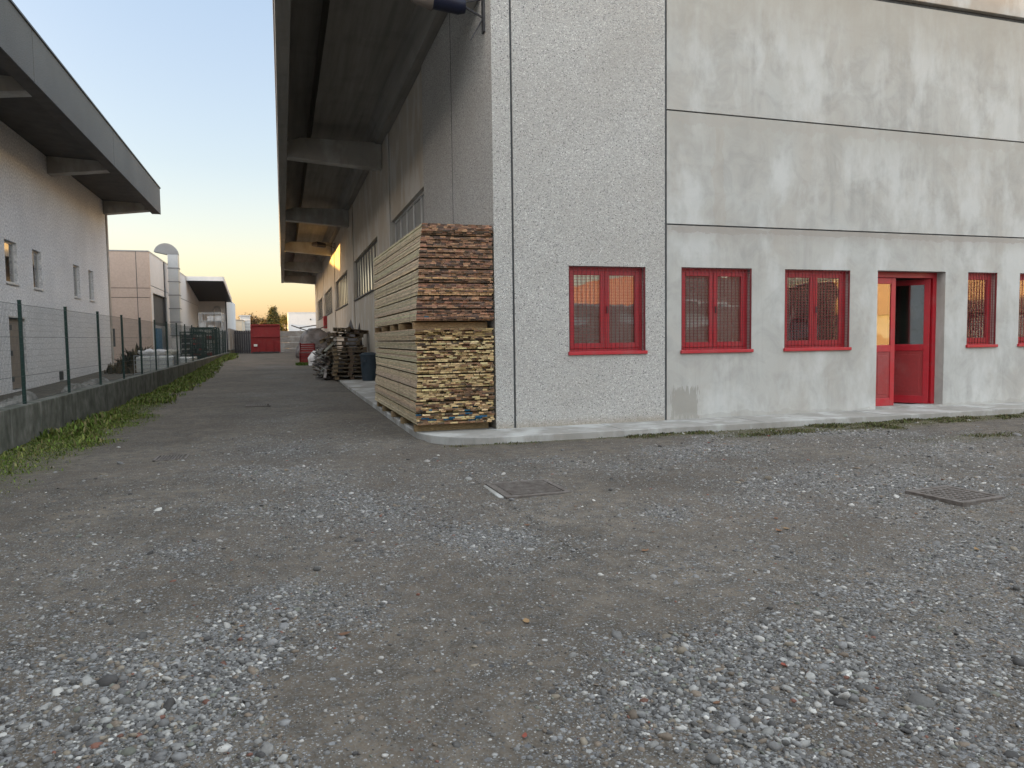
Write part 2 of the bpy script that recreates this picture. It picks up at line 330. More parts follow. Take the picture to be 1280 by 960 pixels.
def gravel_at(x,y):
    x=np.asarray(x,float); y=np.asarray(y,float); g=np.zeros_like(x)
    wx=x+(fbm(x,y,1.3,4)-.45)*1.1; wy=y+(fbm(x+31,y+5,1.3,4)-.45)*1.1
    for cx,cy,ax,ay,bx,by,d,s in PATCH:
        det=ax*by-ay*bx; dx=wx-cx; dy=wy-cy; u=(dx*by-dy*bx)/det; v=(ax*dy-ay*dx)/det
        g=np.maximum(g,d*np.exp(-.75*(u*u+v*v)**.9))
    return np.clip(g*(.1+1.9*fbm(x+3,y+9,2.6,5)),0,1.2)
def bumps(x,y):
    near=np.clip((26-np.hypot(x,y))/14,0,1)
    h=(fbm(x,y,.45,3)-.44)*.10+(fbm(x+50,y,2.1,4)-.45)*.035+(fbm(x,y+80,9,2)-.37)*.012
    lane=.06*np.exp(-((x+1.6+.08*(y-12))/.35)**2)+.05*np.exp(-((x-.2+.05*(y-12))/.35)**2)
    kerb=np.clip((9.9-y)/.8,0,1)*(x>1.5)+np.clip((1.85-x)/.8,0,1)*(x<=1.9)
    kerb=np.where((x>1.9)&(y<9.9),np.clip((9.95-y)/.8,.15,1),np.where(x<1.9,np.clip((1.9-x)/.8,.15,1),.0))
    left=np.clip((x+3.7)/.6,.2,1)*(x>-3.75)+(x<=-3.75)*.6
    return (h-lane*np.clip((y-9)/4,0,1)*.6)*near*kerb*left
def gz(x,y):
    z=gbase(x,y)+bumps(x,y)
    x=np.asarray(x,float); y=np.asarray(y,float)
    under=(x>1.98)&(y>10.1)&(y<27); return np.where(under,np.minimum(z,-.02),z)
def axis(parts):
    out=[]
    for a,b,s in parts: out+=list(np.arange(a,b-1e-6,s))
    return np.array(out+[parts[-1][1]])
gx=axis([(-260,-60,25),(-60,-12,4),(-12,-5,.5),(-5,7,.045),(7,13,.08),(13,24,.6),(24,60,6),(60,260,25)])
gy=axis([(-260,-40,20),(-40,-2,4),(-2,1.6,.4),(1.6,10.6,.045),(10.6,20,.12),(20,40,.4),(40,90,2),(90,200,10),(200,420,40)])
GX,GY=np.meshgrid(gx,gy); GZ=gz(GX,GY)
nx,ny=len(gx),len(gy)
idx=np.arange(nx*ny).reshape(ny,nx)
quads=np.stack([idx[:-1,:-1],idx[:-1,1:],idx[1:,1:],idx[1:,:-1]],-1).reshape(-1,4)
def np_mesh(name,verts,faces,mat,smooth=False,col=None):
    me=bpy.data.meshes.new(name); k=faces.shape[1]
    me.vertices.add(len(verts)); me.vertices.foreach_set('co',verts.astype(np.float32).ravel())
    me.loops.add(faces.size); me.loops.foreach_set('vertex_index',faces.astype(np.int32).ravel())
    me.polygons.add(len(faces)); me.polygons.foreach_set('loop_start',np.arange(0,faces.size,k,dtype=np.int32))
    try: me.polygons.foreach_set('loop_total',np.full(len(faces),k,dtype=np.int32))
    except Exception: pass
    me.update(calc_edges=True); me.materials.append(mat)
    if smooth: me.polygons.foreach_set('use_smooth',np.ones(len(faces),dtype=bool))
    if col is not None:
        a=me.attributes.new('Col','FLOAT_COLOR','FACE'); c4=np.ones((len(faces),4),np.float32); c4[:,:3]=col; a.data.foreach_set('color',c4.ravel())
    return me
me=np_mesh('ground',np.stack([GX,GY,GZ],-1).reshape(-1,3),quads,M['ground'],True)
a=me.attributes.new('gravel','FLOAT','POINT'); a.data.foreach_set('value',gravel_at(GX,GY).astype(np.float32).ravel())
GRV=gravel_at(GX,GY)
def weeds_at(x,y):
    x=np.asarray(x,float); y=np.asarray(y,float)
    edge=-2.45-.12*np.sin(y*.35)-(y-10)*.012+(fbm(x,y,1.6,3)-.45)*.7
    s=np.clip((edge-x)/.95,0,1)**1.3*(x>-3.8)*(y>3)*(y<62)
    # along the kerb slab
    d=9.93-y+(fbm(x,y,2.5,3)-.45)*.25
    wid=np.where(x<2.2,0,.10+.50*np.clip((x-4.8)/2,0,1)*np.exp(-((x-8.3)/3.6)**2)+.30*np.clip((x-4.5)/3,0,1))
    k=np.clip((wid-np.abs(d))/.34+.3,0,1)*(x>2.1)*(x<17)*(d>-.05)
    m=np.exp(-((x-6.8)/.55)**2-((y-9.2)/.22)**2)*.8+np.exp(-((x-8.0)/.9)**2-((y-7.6)/.14)**2)*.0+np.exp(-((x-9.6)/1.0)**2-((y-7.9)/.22)**2)*.5
    return np.clip(np.maximum(np.maximum(s,k),m),0,1)
a=me.attributes.new('weeds','FLOAT','POINT'); a.data.foreach_set('value',weeds_at(GX,GY).astype(np.float32).ravel())
o=bpy.data.objects.new('ground',me); COL.objects.link(o); tag(o,kind='structure')
# ------------------------------------------------------------------ loose stones (stuff)
def ico(sub):
    b=bmesh.new(); bmesh.ops.create_icosphere(b,subdivisions=sub,radius=1); b.verts.ensure_lookup_table()
    v=np.array([q.co[:] for q in b.verts]); f=np.array([[q.index for q in p.verts] for p in b.faces]); b.free(); return v,f
def in_view(x,y,m=1.2):
    # the wedge of yard the photo looks over, with a margin for a step to the side
    a=np.arctan2(x,y); return (a>math.radians(-22))&(a<math.radians(57))&(np.hypot(x,y)>1.7)
PAL=np.array([(.055,.055,.058),(.10,.10,.10),(.155,.155,.157),(.21,.212,.215),(.27,.268,.26),(.32,.32,.31),(.42,.41,.39),(.55,.54,.51),(.18,.145,.115),(.22,.19,.15),(.16,.17,.145),(.17,.075,.055)])
PW=np.array([.08,.15,.17,.17,.13,.08,.05,.025,.06,.05,.025,.01]); PW/=PW.sum()
def stones(n,rfun,dens,sub,box,maxr):
    X=rng.uniform(box[0],box[1],n); Y=rng.uniform(box[2],box[3],n)
    p=dens(X,Y); k=(rng.random(n)<p)&in_view(X,Y)&~((X>1.9)&(Y>9.9)); X,Y,p=X[k],Y[k],p[k]; n=len(X)
    r=np.minimum(rfun(n,X,Y),maxr)
    v,f=ico(sub); nv=len(v)
    sc=np.stack([rng.uniform(.85,1.35,n),rng.uniform(.7,1.05,n),rng.uniform(.42,.75,n)],-1)*r[:,None]
    V=v[None]*(1+rng.normal(0,.09,(n,nv,1)))*sc[:,None,:]
    t=rng.uniform(0,6.283,n); c,s=np.cos(t)[:,None],np.sin(t)[:,None]
    tl=rng.normal(0,.3,n)[:,None]; z=V[...,2]+V[...,0]*tl
    W=np.stack([V[...,0]*c-V[...,1]*s,V[...,0]*s+V[...,1]*c,z],-1)
    W[...,0]+=X[:,None]; W[...,1]+=Y[:,None]; W[...,2]+=(gz(X,Y)+r*rng.uniform(-.28,.14,n))[:,None]
    F=(f[None]+(np.arange(n)*nv)[:,None,None]).reshape(-1,3)
    ci=rng.choice(len(PAL),n,p=PW); C=PAL[ci]*rng.uniform(.75,1.25,(n,1))*np.where(r<.008,.75,1.)[:,None]; C=np.where((r<.008)[:,None],np.minimum(C,.17),C); C=C*.86+np.array([.014,.011,.007]); C=np.repeat(C,len(f),0)
    return W.reshape(-1,3),F,C
def join(parts):
    V,F,C=[],[],[]; b=0
    for v,f,c in parts: V.append(v); F.append(f+b); C.append(c); b+=len(v)
    return np.concatenate(V),np.concatenate(F),np.concatenate(C)
big=lambda x,y: sum(np.exp(-((x-c[0])**2+(y-c[1])**2)/.5)*(c[7]-.9) for c in PATCH if c[7]>1.05)
parts=[
 # pebbles of the patches near the camera
 stones(620000,lambda n,x,y: rng.lognormal(math.log(.0058),.48,n)*(.8+.35*np.clip(big(x,y),0,1.4)),lambda x,y: np.clip((gravel_at(x,y)-.06)*1.15,0,1)**1.25*np.clip(1.3-np.hypot(x,y)/9,.0,1),1,(-2.5,7.5,1.6,8.5),.03),
 stones(30000,lambda n,x,y: rng.lognormal(math.log(.0125),.38,n),lambda x,y: np.clip((gravel_at(x,y)-.15)*1.2,0,1)*np.clip(big(x,y)+.1,.05,1),2,(-2.5,7.5,1.6,7.5),.042),
 # grit bedded in the dirt everywhere
 stones(130000,lambda n,x,y: rng.lognormal(math.log(.0045),.5,n),lambda x,y: .06+.3+1.0*np.clip(fbm(x+5,y,1.4,4)-.42,0,1)*2.2,1,(-3,9,1.6,8.5),.02),
 stones(9000,lambda n,x,y: rng.lognormal(math.log(.011),.4,n),lambda x,y: .05+.9*np.clip(fbm(x,y+7,1.1,4)-.45,0,1)*2,1,(-3,14,2,14),.03),
 # coarser scatter for the middle distance
 stones(90000,lambda n,x,y: rng.lognormal(math.log(.012),.35,n),lambda x,y: np.clip(gravel_at(x,y)-.2,0,1)*np.clip((np.hypot(x,y)-4)/3,0,1),1,(-3.4,15,4.5,14),.03),
 stones(900,lambda n,x,y: rng.lognormal(math.log(.022),.3,n),lambda x,y: .25+.6*gravel_at(x,y),2,(-3,12,2.2,11),.05),
]
V,F,C=join(parts); NST=len(F)
me=np_mesh('gravel',V,F,M['stone'],True,C); o=bpy.data.objects.new('gravel',me); COL.objects.link(o); tag(o,'loose grey and whitish pebbles strewn in patches over the dirt yard','gravel',kind='stuff')
nl=70; X=rng.uniform(-1.5,9,nl); Y=rng.uniform(2.2,9.8,nl); k=in_view(X,Y); X,Y=X[k],Y[k]; nl=len(X); t_=rng.uniform(0,6.28,nl); s_=rng.uniform(.012,.035,nl); cu=rng.uniform(.1,.6,nl); z_=gz(X,Y)+.006
def lp(a,b,h): return np.stack([X+(a*np.cos(t_)-b*np.sin(t_))*s_,Y+(a*np.sin(t_)+b*np.cos(t_))*s_,z_+h*cu*s_],-1)
V=np.stack([lp(-1,0,.6),lp(-.3,-.55,.3),lp(.2,0,0),lp(-.3,.55,.5),lp(.6,-.4,.5),lp(1.1,0,.9),lp(.6,.4,.2)],1).reshape(-1,3); b_=np.arange(nl)[:,None]*7
F=np.concatenate([b_+np.array([[0,1,2,3]]),b_+np.array([[2,1,4,5]]),b_+np.array([[3,2,5,6]])],1).reshape(-1,4); C=np.repeat(np.array([(.20,.10,.05),(.14,.075,.045),(.25,.16,.08),(.22,.06,.04)])[rng.integers(0,4,nl)],3,0)
me=np_mesh('leaf_litter',V,F,M['leaf'],False,C); o=bpy.data.objects.new('leaf_litter',me); COL.objects.link(o); tag(o,'few curled dry brown leaves and scraps strewn over the dirt yard','leaf litter',kind='stuff')
# ------------------------------------------------------------------ grass (stuff)
def blades(n,box,dens,hfun,cols,zf=gz):
    X=rng.uniform(box[0],box[1],n); Y=rng.uniform(box[2],box[3],n); w=dens(X,Y); k=rng.random(n)<w; X,Y,w=X[k],Y[k],w[k]; n=len(X)
    h=hfun(n,X,Y,w); t=rng.uniform(0,6.283,n); lean=rng.uniform(.1,.95,n); wd=h*rng.uniform(.06,.13,n)+.0015+.00022*np.hypot(X,Y)
    dx,dy=np.cos(t),np.sin(t); px,py=-dy*wd,dx*wd; z=zf(X,Y)-.005
    P=np.zeros((n,5,3)); 
    P[:,0]=np.stack([X-px,Y-py,z],-1); P[:,1]=np.stack([X+px,Y+py,z],-1)
    m=.55; P[:,2]=np.stack([X+px*.8+dx*lean*h*.3,Y+py*.8+dy*lean*h*.3,z+h*m],-1); P[:,3]=np.stack([X-px*.8+dx*lean*h*.3,Y-py*.8+dy*lean*h*.3,z+h*m],-1)
    P[:,4]=np.stack([X+dx*lean*h,Y+dy*lean*h,z+h*(1-.35*lean)],-1)
    b=np.arange(n)[:,None]*5
    F=np.concatenate([b+np.array([[0,1,2]]),b+np.array([[0,2,3]]),b+np.array([[3,2,4]])],1).reshape(-1,3)
    c=np.array(cols)[rng.integers(0,len(cols),n)]*rng.uniform(.7,1.3,(n,1)); return P.reshape(-1,3),F,np.repeat(c,3,0)
GC=[(.10,.16,.025),(.12,.18,.03),(.19,.17,.07),(.15,.17,.04),(.075,.115,.022),(.105,.145,.026),(.06,.09,.02),(.14,.155,.04),(.12,.165,.026),(.16,.145,.06)]
lush=lambda x,y: .5+.5*np.clip((fbm(x,y,.9,3)-.36)*5,0,1)
V,F,C=join([
 blades(230000,(-3.8,-1.9,3.5,20),lambda x,y: weeds_at(x,y)*lush(x,y),lambda n,x,y,w: rng.uniform(.01,.042,n)*(.4+1.0*lush(x,y))*(.4+.8*w)*np.where(rng.random(n)<.04,3.0,1),GC),
 blades(90000,(-3.8,-2.2,20,60),lambda x,y: weeds_at(x,y)*lush(x,y),lambda n,x,y,w: rng.uniform(.04,.12,n)*(.5+.9*lush(x,y)),GC),
])
me=np_mesh('grass',V,F,M['leaf'],False,C); o=bpy.data.objects.new('grass',me); COL.objects.link(o); tag(o,'ragged green grass strip at the foot of the low fence wall','grass',kind='stuff')
GM=[(.12,.10,.05),(.10,.10,.04),(.065,.085,.025),(.085,.115,.028),(.055,.06,.026),(.10,.095,.045),(.08,.066,.038)]
V,F,C=join([blades(160000,(2.0,17,7.2,10.0),lambda x,y: weeds_at(x,y)*(.10+.9*np.clip((fbm(x,y,2.6,4)-.42)*5,0,1)),lambda n,x,y,w: rng.uniform(.012,.05,n)*(.5+.8*w),GM)])
me=np_mesh('weeds',V,F,M['leaf'],False,C); o=bpy.data.objects.new('weeds',me); COL.objects.link(o); tag(o,'low mossy weeds along the edge of the concrete kerb slab','weeds',kind='stuff')
# ------------------------------------------------------------------ the kerb slab
def slab():
    c=[(1.9,30),(1.9,11.15)]
    for k in range(1,9):
        t=k/9*math.pi/2; c.append((1.9+1.05*(1-math.cos(t)),11.15-1.2*math.sin(t)))
    c+=[(2.95,9.95),(22,9.95),(22,10.98),(3.3,10.98),(3.3,30)]
    m=MB(); m.prism(c,'z',-.12,.1); return m
o=slab().build('kerb_slab',M['slab'],None,.012); tag(o,'pale concrete kerb slab with a rounded corner along the foot of the big warehouse','kerb slab',kind='structure')
m=MB()
for x in (4.9,7.4,9.95,12.4,14.9): m.box(x-.004,x+.004,9.955,10.83,.1,.1015)
for y in (13.2,16.2,19.2,22.2): m.box(1.905,3.13,y-.004,y+.004,.1,.1015)
m.build('joint',M['joint'],o)
# ------------------------------------------------------------------ the big warehouse
D=10.84; SX=3.14
wh=thing('warehouse','large grey precast warehouse with red barred windows and a deep overhanging canopy','warehouse',(3.14,10.84,0))
HOL=[(6.40,7.78,1.25,2.66),(8.46,9.87,1.25,2.66),(10.49,12.1,.1,2.67),(12.66,13.41,1.25,2.67),(14.0,14.75,1.25,2.67),(16.4,17.8,1.25,2.66)]
W1=(4.37,5.73,1.26,2.65)
panel(MB(),'y',D,.26,3.465,6.085,.05,7.48,[W1]).build('pebble_panel',M['pebble'],wh)
panel(MB(),'y',D+.008,.25,6.13,22,.05,3.35,HOL).build('concrete_panel',M['front'],wh)
panel(MB(),'y',D+.008,.25,6.13,22,3.375,5.205).build('concrete_panel',M['front'],wh)
panel(MB(),'y',D+.008,.25,6.13,22,5.23,7.47).build('concrete_panel',M['front'],wh)
for q in ((3.43,3.47,D+.03,D+.2,.05,7.5),(6.08,6.135,D+.03,D+.2,.05,7.5),(6.13,22,D+.035,D+.2,3.345,3.38),(6.13,22,D+.035,D+.2,5.2,5.235),(3.2,22,D+.06,D+.24,7.46,7.56)): MB().box(*q).build('joint_filler',M['joint'],wh)
MB().box(3.16,22,D-.03,D+.26,7.56,9.2).build('roof_fascia',M['fascia'],wh,.01)
# side wall, seen obliquely below the canopy
panel(MB(),'x',SX,.29,D,16.45,.05,7.6).build('pebble_panel',M['pebble'],wh)
MB().box(SX-.004,SX+.01,13.55,13.575,.1,7.6).build('joint_filler',M['joint'],wh)
SH=[(16.5,21.85,1.0,5.0),(24.95,33.6,3.32,5.05),(37.2,45.7,3.36,5.05),(49.2,57.9,3.4,5.1),(61.0,69.0,3.42,5.1)]
ys=[16.45,21.9,24.9,33.65,36.5,46.0,48.6,58.2,60.6,69.4,73.3]
for i in range(len(ys)-1):
    a,b=ys[i]+.012,ys[i+1]-.012
    h=[q for q in SH if q[0]>=ys[i] and q[1]<=ys[i+1]]
    pillar=(not h)
    panel(MB(),'x',SX+(.035 if not pillar else .0),.26,a,b,.05,7.6,h).build('column' if pillar else 'side_panel',M['smooth'],wh)
for y in ys: MB().box(SX+.05,SX+.2,y-.02,y+.02,.05,7.6).build('joint_filler',M['joint'],wh)
for (y0,y1,z0,z1) in SH:
    f=MB(); fx=SX+.17; n=max(4,int((y1-y0)/.95)); door=z0<2
    for yy in np.linspace(y0+.03,y1-.03,n+1): f.box(fx-.03,fx+.03,yy-.025,yy+.025,z0+.05,z1-.05)
    f.box(fx-.03,fx+.03,y0,y1,z0,z0+.05); f.box(fx-.03,fx+.03,y0,y1,z1-.05,z1)
    w=f.build('sliding_door' if door else 'strip_window',M['darkmetal'] if not door else M['alu'],wh)
    p=MB(); yv=np.linspace(y0+.03,y1-.03,n+1)
    for k in range(n): 
        t=random.uniform(-.003,.003); p.face([(fx+t,yv[k]+.025,z0+.05),(fx-t,yv[k+1]-.025,z0+.05),(fx-t,yv[k+1]-.025,z1-.05),(fx+t,yv[k]+.025,z1-.05)])
    p.build('door_sheet' if door else 'pane',M['doorsheet'] if door else M['poly'],w)
    MB().box(fx+.1,fx+.13,y0,y1,z0,z1).build('backing',M['inner'] if door else M['curtain'],w)
    if not door: MB().box(SX-.03,SX+.13,y0-.02,y1+.02,z0-.03,z0+.015).build('sill',M['darkmetal'],w)
# canopy
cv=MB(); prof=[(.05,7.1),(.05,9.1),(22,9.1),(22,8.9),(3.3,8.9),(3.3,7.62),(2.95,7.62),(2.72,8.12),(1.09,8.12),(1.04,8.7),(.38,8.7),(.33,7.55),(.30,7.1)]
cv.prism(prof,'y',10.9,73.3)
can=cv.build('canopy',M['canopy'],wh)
MB().box(.32,3.13,72.9,73.28,7.12,8.3).build('end_beam',M['beam'],can)
for y in (11.6,23.5,35.5,47.5,59.5,71.5):
    b=MB(); b.prism([(.31,7.06),(.31,7.52),(.7,7.66),(3.13,7.66),(3.13,6.86)],'y',y-.22,y+.22); b.build('beam',M['beam'],can,.015)
MB().box(.02,.07,10.9,73.3,8.7,9.14).build('drip_edge',M['galv'],can)
MB().box(3.3,22,73.0,73.3,.05,9).build('end_wall',M['smooth'],wh)
MB().box(21.7,22,11.1,73,.05,8.9).build('end_wall',M['smooth'],wh)
MB().box(3.45,21.7,11.1,15.5,.06,.11).build('interior_floor',M['slab'],wh)
MB().box(3.45,21.7,15.5,15.6,.1,4).build('partition',M['inner'],wh); MB().box(3.45,21.7,11.1,15.6,3.2,3.3).build('ceiling',M['inner'],wh)
for x in (6.1,10.2,12.45): MB().box(x,x+.08,11.1,15.5,.11,3.2).build('partition',M['inner'],wh)
# windows with red frames and welded grilles
def red_window(x0,x1,z0,z1,label,leafs=2,blind=True,bx=.075):
    fy=D+.13
    f=MB(); t=.06
    f.box(x0,x0+t,fy,fy+.06,z0,z1); f.box(x1-t,x1,fy,fy+.06,z0,z1); f.box(x0+t,x1-t,fy,fy+.06,z0,z0+t); f.box(x0+t,x1-t,fy,fy+.06,z1-t,z1)
    w=f.build('window',M['red'],wh,.004); w['label']=label
    xs=np.linspace(x0+t,x1-t,leafs+1)
    for k in range(leafs):
        a,b=xs[k]+.004,xs[k+1]-.004; s=.075; l=MB(); ly=fy-.015
        l.box(a,a+s,ly,ly+.055,z0+t+.004,z1-t-.004); l.box(b-s,b,ly,ly+.055,z0+t+.004,z1-t-.004); l.box(a+s,b-s,ly,ly+.055,z0+t+.004,z0+t+s+.02); l.box(a+s,b-s,ly,ly+.055,z1-t-s,z1-t-.004)
        l.build('casement',M['red'],w,.006)
        MB().box(a+s,b-s,ly+.02,ly+.026,z0+t+s+.02,z1-t-s).build('pane',M['glass'],w)
        if leafs==2 and k==1: MB().box(a+.02,a+.045,ly-.03,ly-.002,(z0+z1)/2-.06,(z0+z1)/2+.06).build('handle',M['darkmetal'],w,.004)
    if blind: MB().box(x0+.05,x1-.05,fy+.07,fy+.075,z0+.03,z1-.03).build('blind',M['curtain'],w)
    g=MB(); n=int(round((x1-x0)/bx)); gy=D+.02
    for xx in np.linspace(x0+.02,x1-.02,n+1): g.box(xx-.0022,xx+.0022,gy,gy+.013,z0+.03,z1-.005)
    q=int(round((z1-z0)/.052))
    for zz in np.linspace(z0+.05,z1-.02,q+1): g.box(x0+.005,x1-.005,gy+.003,gy+.0065,zz-.0024,zz+.0024)
    g.box(x0,x0+.012,gy-.004,gy+.026,z0+.02,z1); g.box(x1-.012,x1,gy-.004,gy+.026,z0+.02,z1)
    g.build('grille',M['grille'],w)
    MB().box(x0-.02,x1+.02,D-.035,fy+.02,z0-.035,z0+.02).build('sill',M['red'],w,.006)
    if x0>6: 
        r=MB(); r.box(x0-.001,x0+.003,D+.012,fy,z0,z1); r.build('reveal',M['smooth'],w)
red_window(*W1,'red barred window in the pebbled panel')
red_window(*HOL[0],'red barred window beside the pebbled panel')
red_window(*HOL[1],'red barred window left of the open door')
red_window(*HOL[3],'narrow red barred window right of the open door',1)
red_window(*HOL[4],'narrow red barred window at the right picture edge',1)
red_window(*HOL[5],'red barred window beyond the narrow pair')
# entrance
x0,x1,z0,z1=HOL[2]; fy=D+.2
f=MB(); f.box(x0,x0+.07,fy,fy+.08,z0,z1); f.box(x1-.085,x1,fy,fy+.08,z0,z1); f.box(x0+.07,x1-.085,fy,fy+.08,z1-.11,z1)
dr=f.build('entrance_door',M['red'],wh,.006); dr['label']='red half glazed double door, right leaf ajar'
MB().box(x0,x1,D+.01,fy+.1,z0-.02,z0+.03).build('threshold',M['slab'],dr)
def leaf(w,h,M4):
    b=MB(); s=.105; 
    b.box(0,s,0,.045,0,h,M=M4); b.box(w-s,w,0,.045,0,h,M=M4); b.box(s,w-s,0,.045,0,.15,M=M4); b.box(s,w-s,0,.045,h-.11,h,M=M4); b.box(s,w-s,0,.045,1.03,1.16,M=M4)
    l=b.build('door_leaf',M['red'],dr,.006)
    p=MB(); p.box(s,w-s,.012,.033,.15,1.03,M=M4); p.box(s+.06,w-s-.06,.006,.04,.22,.96,M=M4); p.build('lower_panel',M['reddark'],dr,.006)
    MB().box(s,w-s,.018,.026,1.16,h-.11,M=M4).build('pane',M['glass'],dr)
H=z1-.11-z0-.04
leaf(.56,H,Matrix.Translation((x0+.07,fy+.012,z0+.032)))
hx=x1-.135
ML=Matrix.Translation((hx,fy+.02,z0+.032))@Matrix.Rotation(math.radians(180-56),4,'Z')@Matrix.Translation((0,-.045,0))
leaf(.80,H,ML)
h=MB(); h.tube([ML@Vector((.74,.05,1.1)),ML@Vector((.74,.1,1.1)),ML@Vector((.64,.1,1.1))],.01,8); h.build('handle',M['darkmetal'],dr)
# lamps under the canopy
def floodlight(name,label,p,group=None):
    x,y,z=p; t=thing(name,label,'floodlight',(SX,y,z),'floodlights below the canopy')
    MB().box(SX-.03,SX+.001,y-.06,y+.06,z-.25,z+.3).build('bracket',M['darkmetal'],t,.004)
    a=MB(); a.tube([(SX-.03,y,z-.02),(SX-.3,y,z+.10),(x+.3,y,z+.14)],.018,8); a.tube([(SX-.03,y,z-.05),(SX-.22,y,z-.38)],.012,8); a.tube([(SX-.03,y,z+.25),(x+.45,y,z+.16)],.012,6); a.build('arm',M['darkmetal'],t,smooth=True)
    b=MB(); b.tube([(x+.5,y,z+.13),(x+.42,y,z+.12),(x+.05,y,z+.17),(x,y,z+.17)],.12,14,r2=.17); b.build('housing',M['lampblue'],t,smooth=True)
    l=MB(); l.tube([(x,y,z+.17),(x-.1,y,z+.17),(x-.22,y,z+.17),(x-.3,y,z+.17)],.175,14,r2=.08); l.build('lens',M['lens'],t,smooth=True)
floodlight('floodlight','dark blue floodlight on a bracket high beside the pebbled corner',(2.32,11.2,6.5))
floodlight('floodlight','small floodlight under the canopy above the sunlit wall patch',(2.1,44.5,7.0))
t=thing('hose_cabinet','narrow red fire cabinet on the side wall above the pallets','cabinet',(SX,56,2.4))
MB().box(SX-.2,SX+.03,55.2,56.3,2.45,3.35).build('case',M['redskip'],t,.01); MB().box(SX-.215,SX-.2,55.3,56.2,2.55,3.25).build('door',M['red'],t,.005)
# ------------------------------------------------------------------ lumber packs
def jit(c,a=.25): 
    k=random.uniform(1-a,1+a); return tuple(min(1,q*k*random.uniform(.94,1.06)) for q in c)
def lumber(name,label,x0,x1,y0,y1,z0,z1,kind):
    t=thing(name,label,'lumber pack',((x0+x1)/2,(y0+y1)/2,z0),'strapped packs of boards at the warehouse corner')
    L=y1-y0; n=8
    def warp(x,y,z):
        s=(y-y0)/L; h=(z-z0)/(z1-z0)
        if kind=='top': return x+.13*max(0,h)*(1-s)*(1-(x-x0)/(x1-x0))-.0*s
        return x-.02*math.sin(h*7)*(1-(x-x0)/(x1-x0))-.10*max(0,.14-h)/.14*max(0,s-.3)
    for yy in np.linspace(y0+.25,y1-.25,5): MB().box(x0+random.uniform(-.06,.02),x1-.05,yy-.05,yy+.05,z0,z0+.1,col=jit((.33,.23,.13))).build('bearer',M['wood'],t)
    zz=z0+.1; hs=[random.uniform(.78,1.22) for _ in range(n)]; hs=[h_*(z1-zz)/sum(hs) for h_ in hs]; zk=[zz+sum(hs[:k]) for k in range(n+1)]
    for k in range(n):
        c=MB(); sp=.021; ch=hs[k]; rows=max(5,int(round((ch-sp)/.025))); rh=(ch-sp)/rows; cx0=random.uniform(-.012,.006)
        loose=(.018 if kind=='top' else .03)
        for r in range(rows):
            z=zk[k]+sp+r*rh; x=x0+cx0+random.uniform(-.005,.005); rt=random.uniform(.78,1.1); frac=(z-z0)/(z1-z0)
            end=x1+random.uniform(-.006,.002); rowoff=random.gauss(0,.012)
            dark=random.random()
            while x<end-.03:
                w=min(random.choice((.05,.075,.095,.12)),end-x); ya=y0+rowoff+random.uniform(-loose,loose)
                if kind!='top' and random.random()<.22: ya+=random.uniform(.03,.08)
                yb=y1+random.uniform(-.05,.05)
                side=jit((.72*rt,.60*rt,.41*rt),.06)
                if kind=='top':
                    e=random.choice([(.17,.10,.07),(.25,.135,.085),(.36,.19,.12),(.20,.13,.10),(.44,.25,.155),(.10,.07,.058)])
                    if dark<.10: e=(.55,.34,.18)
                    if random.random()<.002: e=(.05,.11,.16)
                else:
                    p=random.random(); thr=.72 if frac>.33 else .42
                    if .32<frac<.42 and x>x0+.5: thr=.2
                    e=random.choice([(.68,.50,.26),(.74,.57,.31),(.60,.43,.22)]) if p<thr else random.choice([(.17,.10,.06),(.27,.15,.09),(.11,.08,.06),(.34,.21,.12)])
                    if frac<.24 and frac>.08 and random.random()<.16: e=(.02,.10,.19)
                    if frac>.92: e=random.choice([(.3,.2,.1),(.5,.35,.16),(.2,.12,.07)])
                e=jit(e,.2); g=.0018
                top=jit((.42,.33,.2) if k<n-1 or r<rows-1 else (.28,.21,.15),.2)
                c.box(x+g,x+w-g,ya,yb,z+g*.4,z+rh-g*1.0,cols=(side,top,e,side,e,side))
                x+=w
        c.v=[(warp(*v),v[1],v[2]) for v in c.v]
        c.build('board_layer',M['wood'],t)
    for yy in np.linspace(y0+.45,y1-.5,4):
        st=MB()
        for k in range(n):
            z=zk[k]
            st.box(x0+.004,x1-.02,yy-.035,yy+.035,z+.001,z+.0195,col=jit((.30,.21,.12)))
        st.v=[(warp(*v),v[1],v[2]) for v in st.v]; tag(st.build('spacer',M['wood'],t))
    sp=MB()
    for yy in (y0+.55,y0+1.75,y0+3.2):
        pts=[(warp(x0,yy,z)-.006,z) for z in np.linspace(zz+.01,z1-.005,9)]
        for a,b in zip(pts[:-1],pts[1:]): sp.face([(a[0],yy-.008,a[1]),(a[0],yy+.008,a[1]),(b[0],yy+.008,b[1]),(b[0],yy-.008,b[1])])
        sp.face([(pts[-1][0],yy-.008,z1+.003),(pts[-1][0],yy+.008,z1+.003),(x1,yy+.008,z1+.003),(x1,yy-.008,z1+.003)])
    sp.build('strap',M['darkmetal'],t); return t
lumber('lumber_pack','lower pack of yellow and brown boards with some blue ends, standing on the slab',1.90,3.11,10.82,15.9,.1,1.67,'low')
lumber('lumber_pack','upper pack of reddish brown boards, resting on the yellow pack',1.90,3.12,10.84,15.85,1.67,3.24,'top')
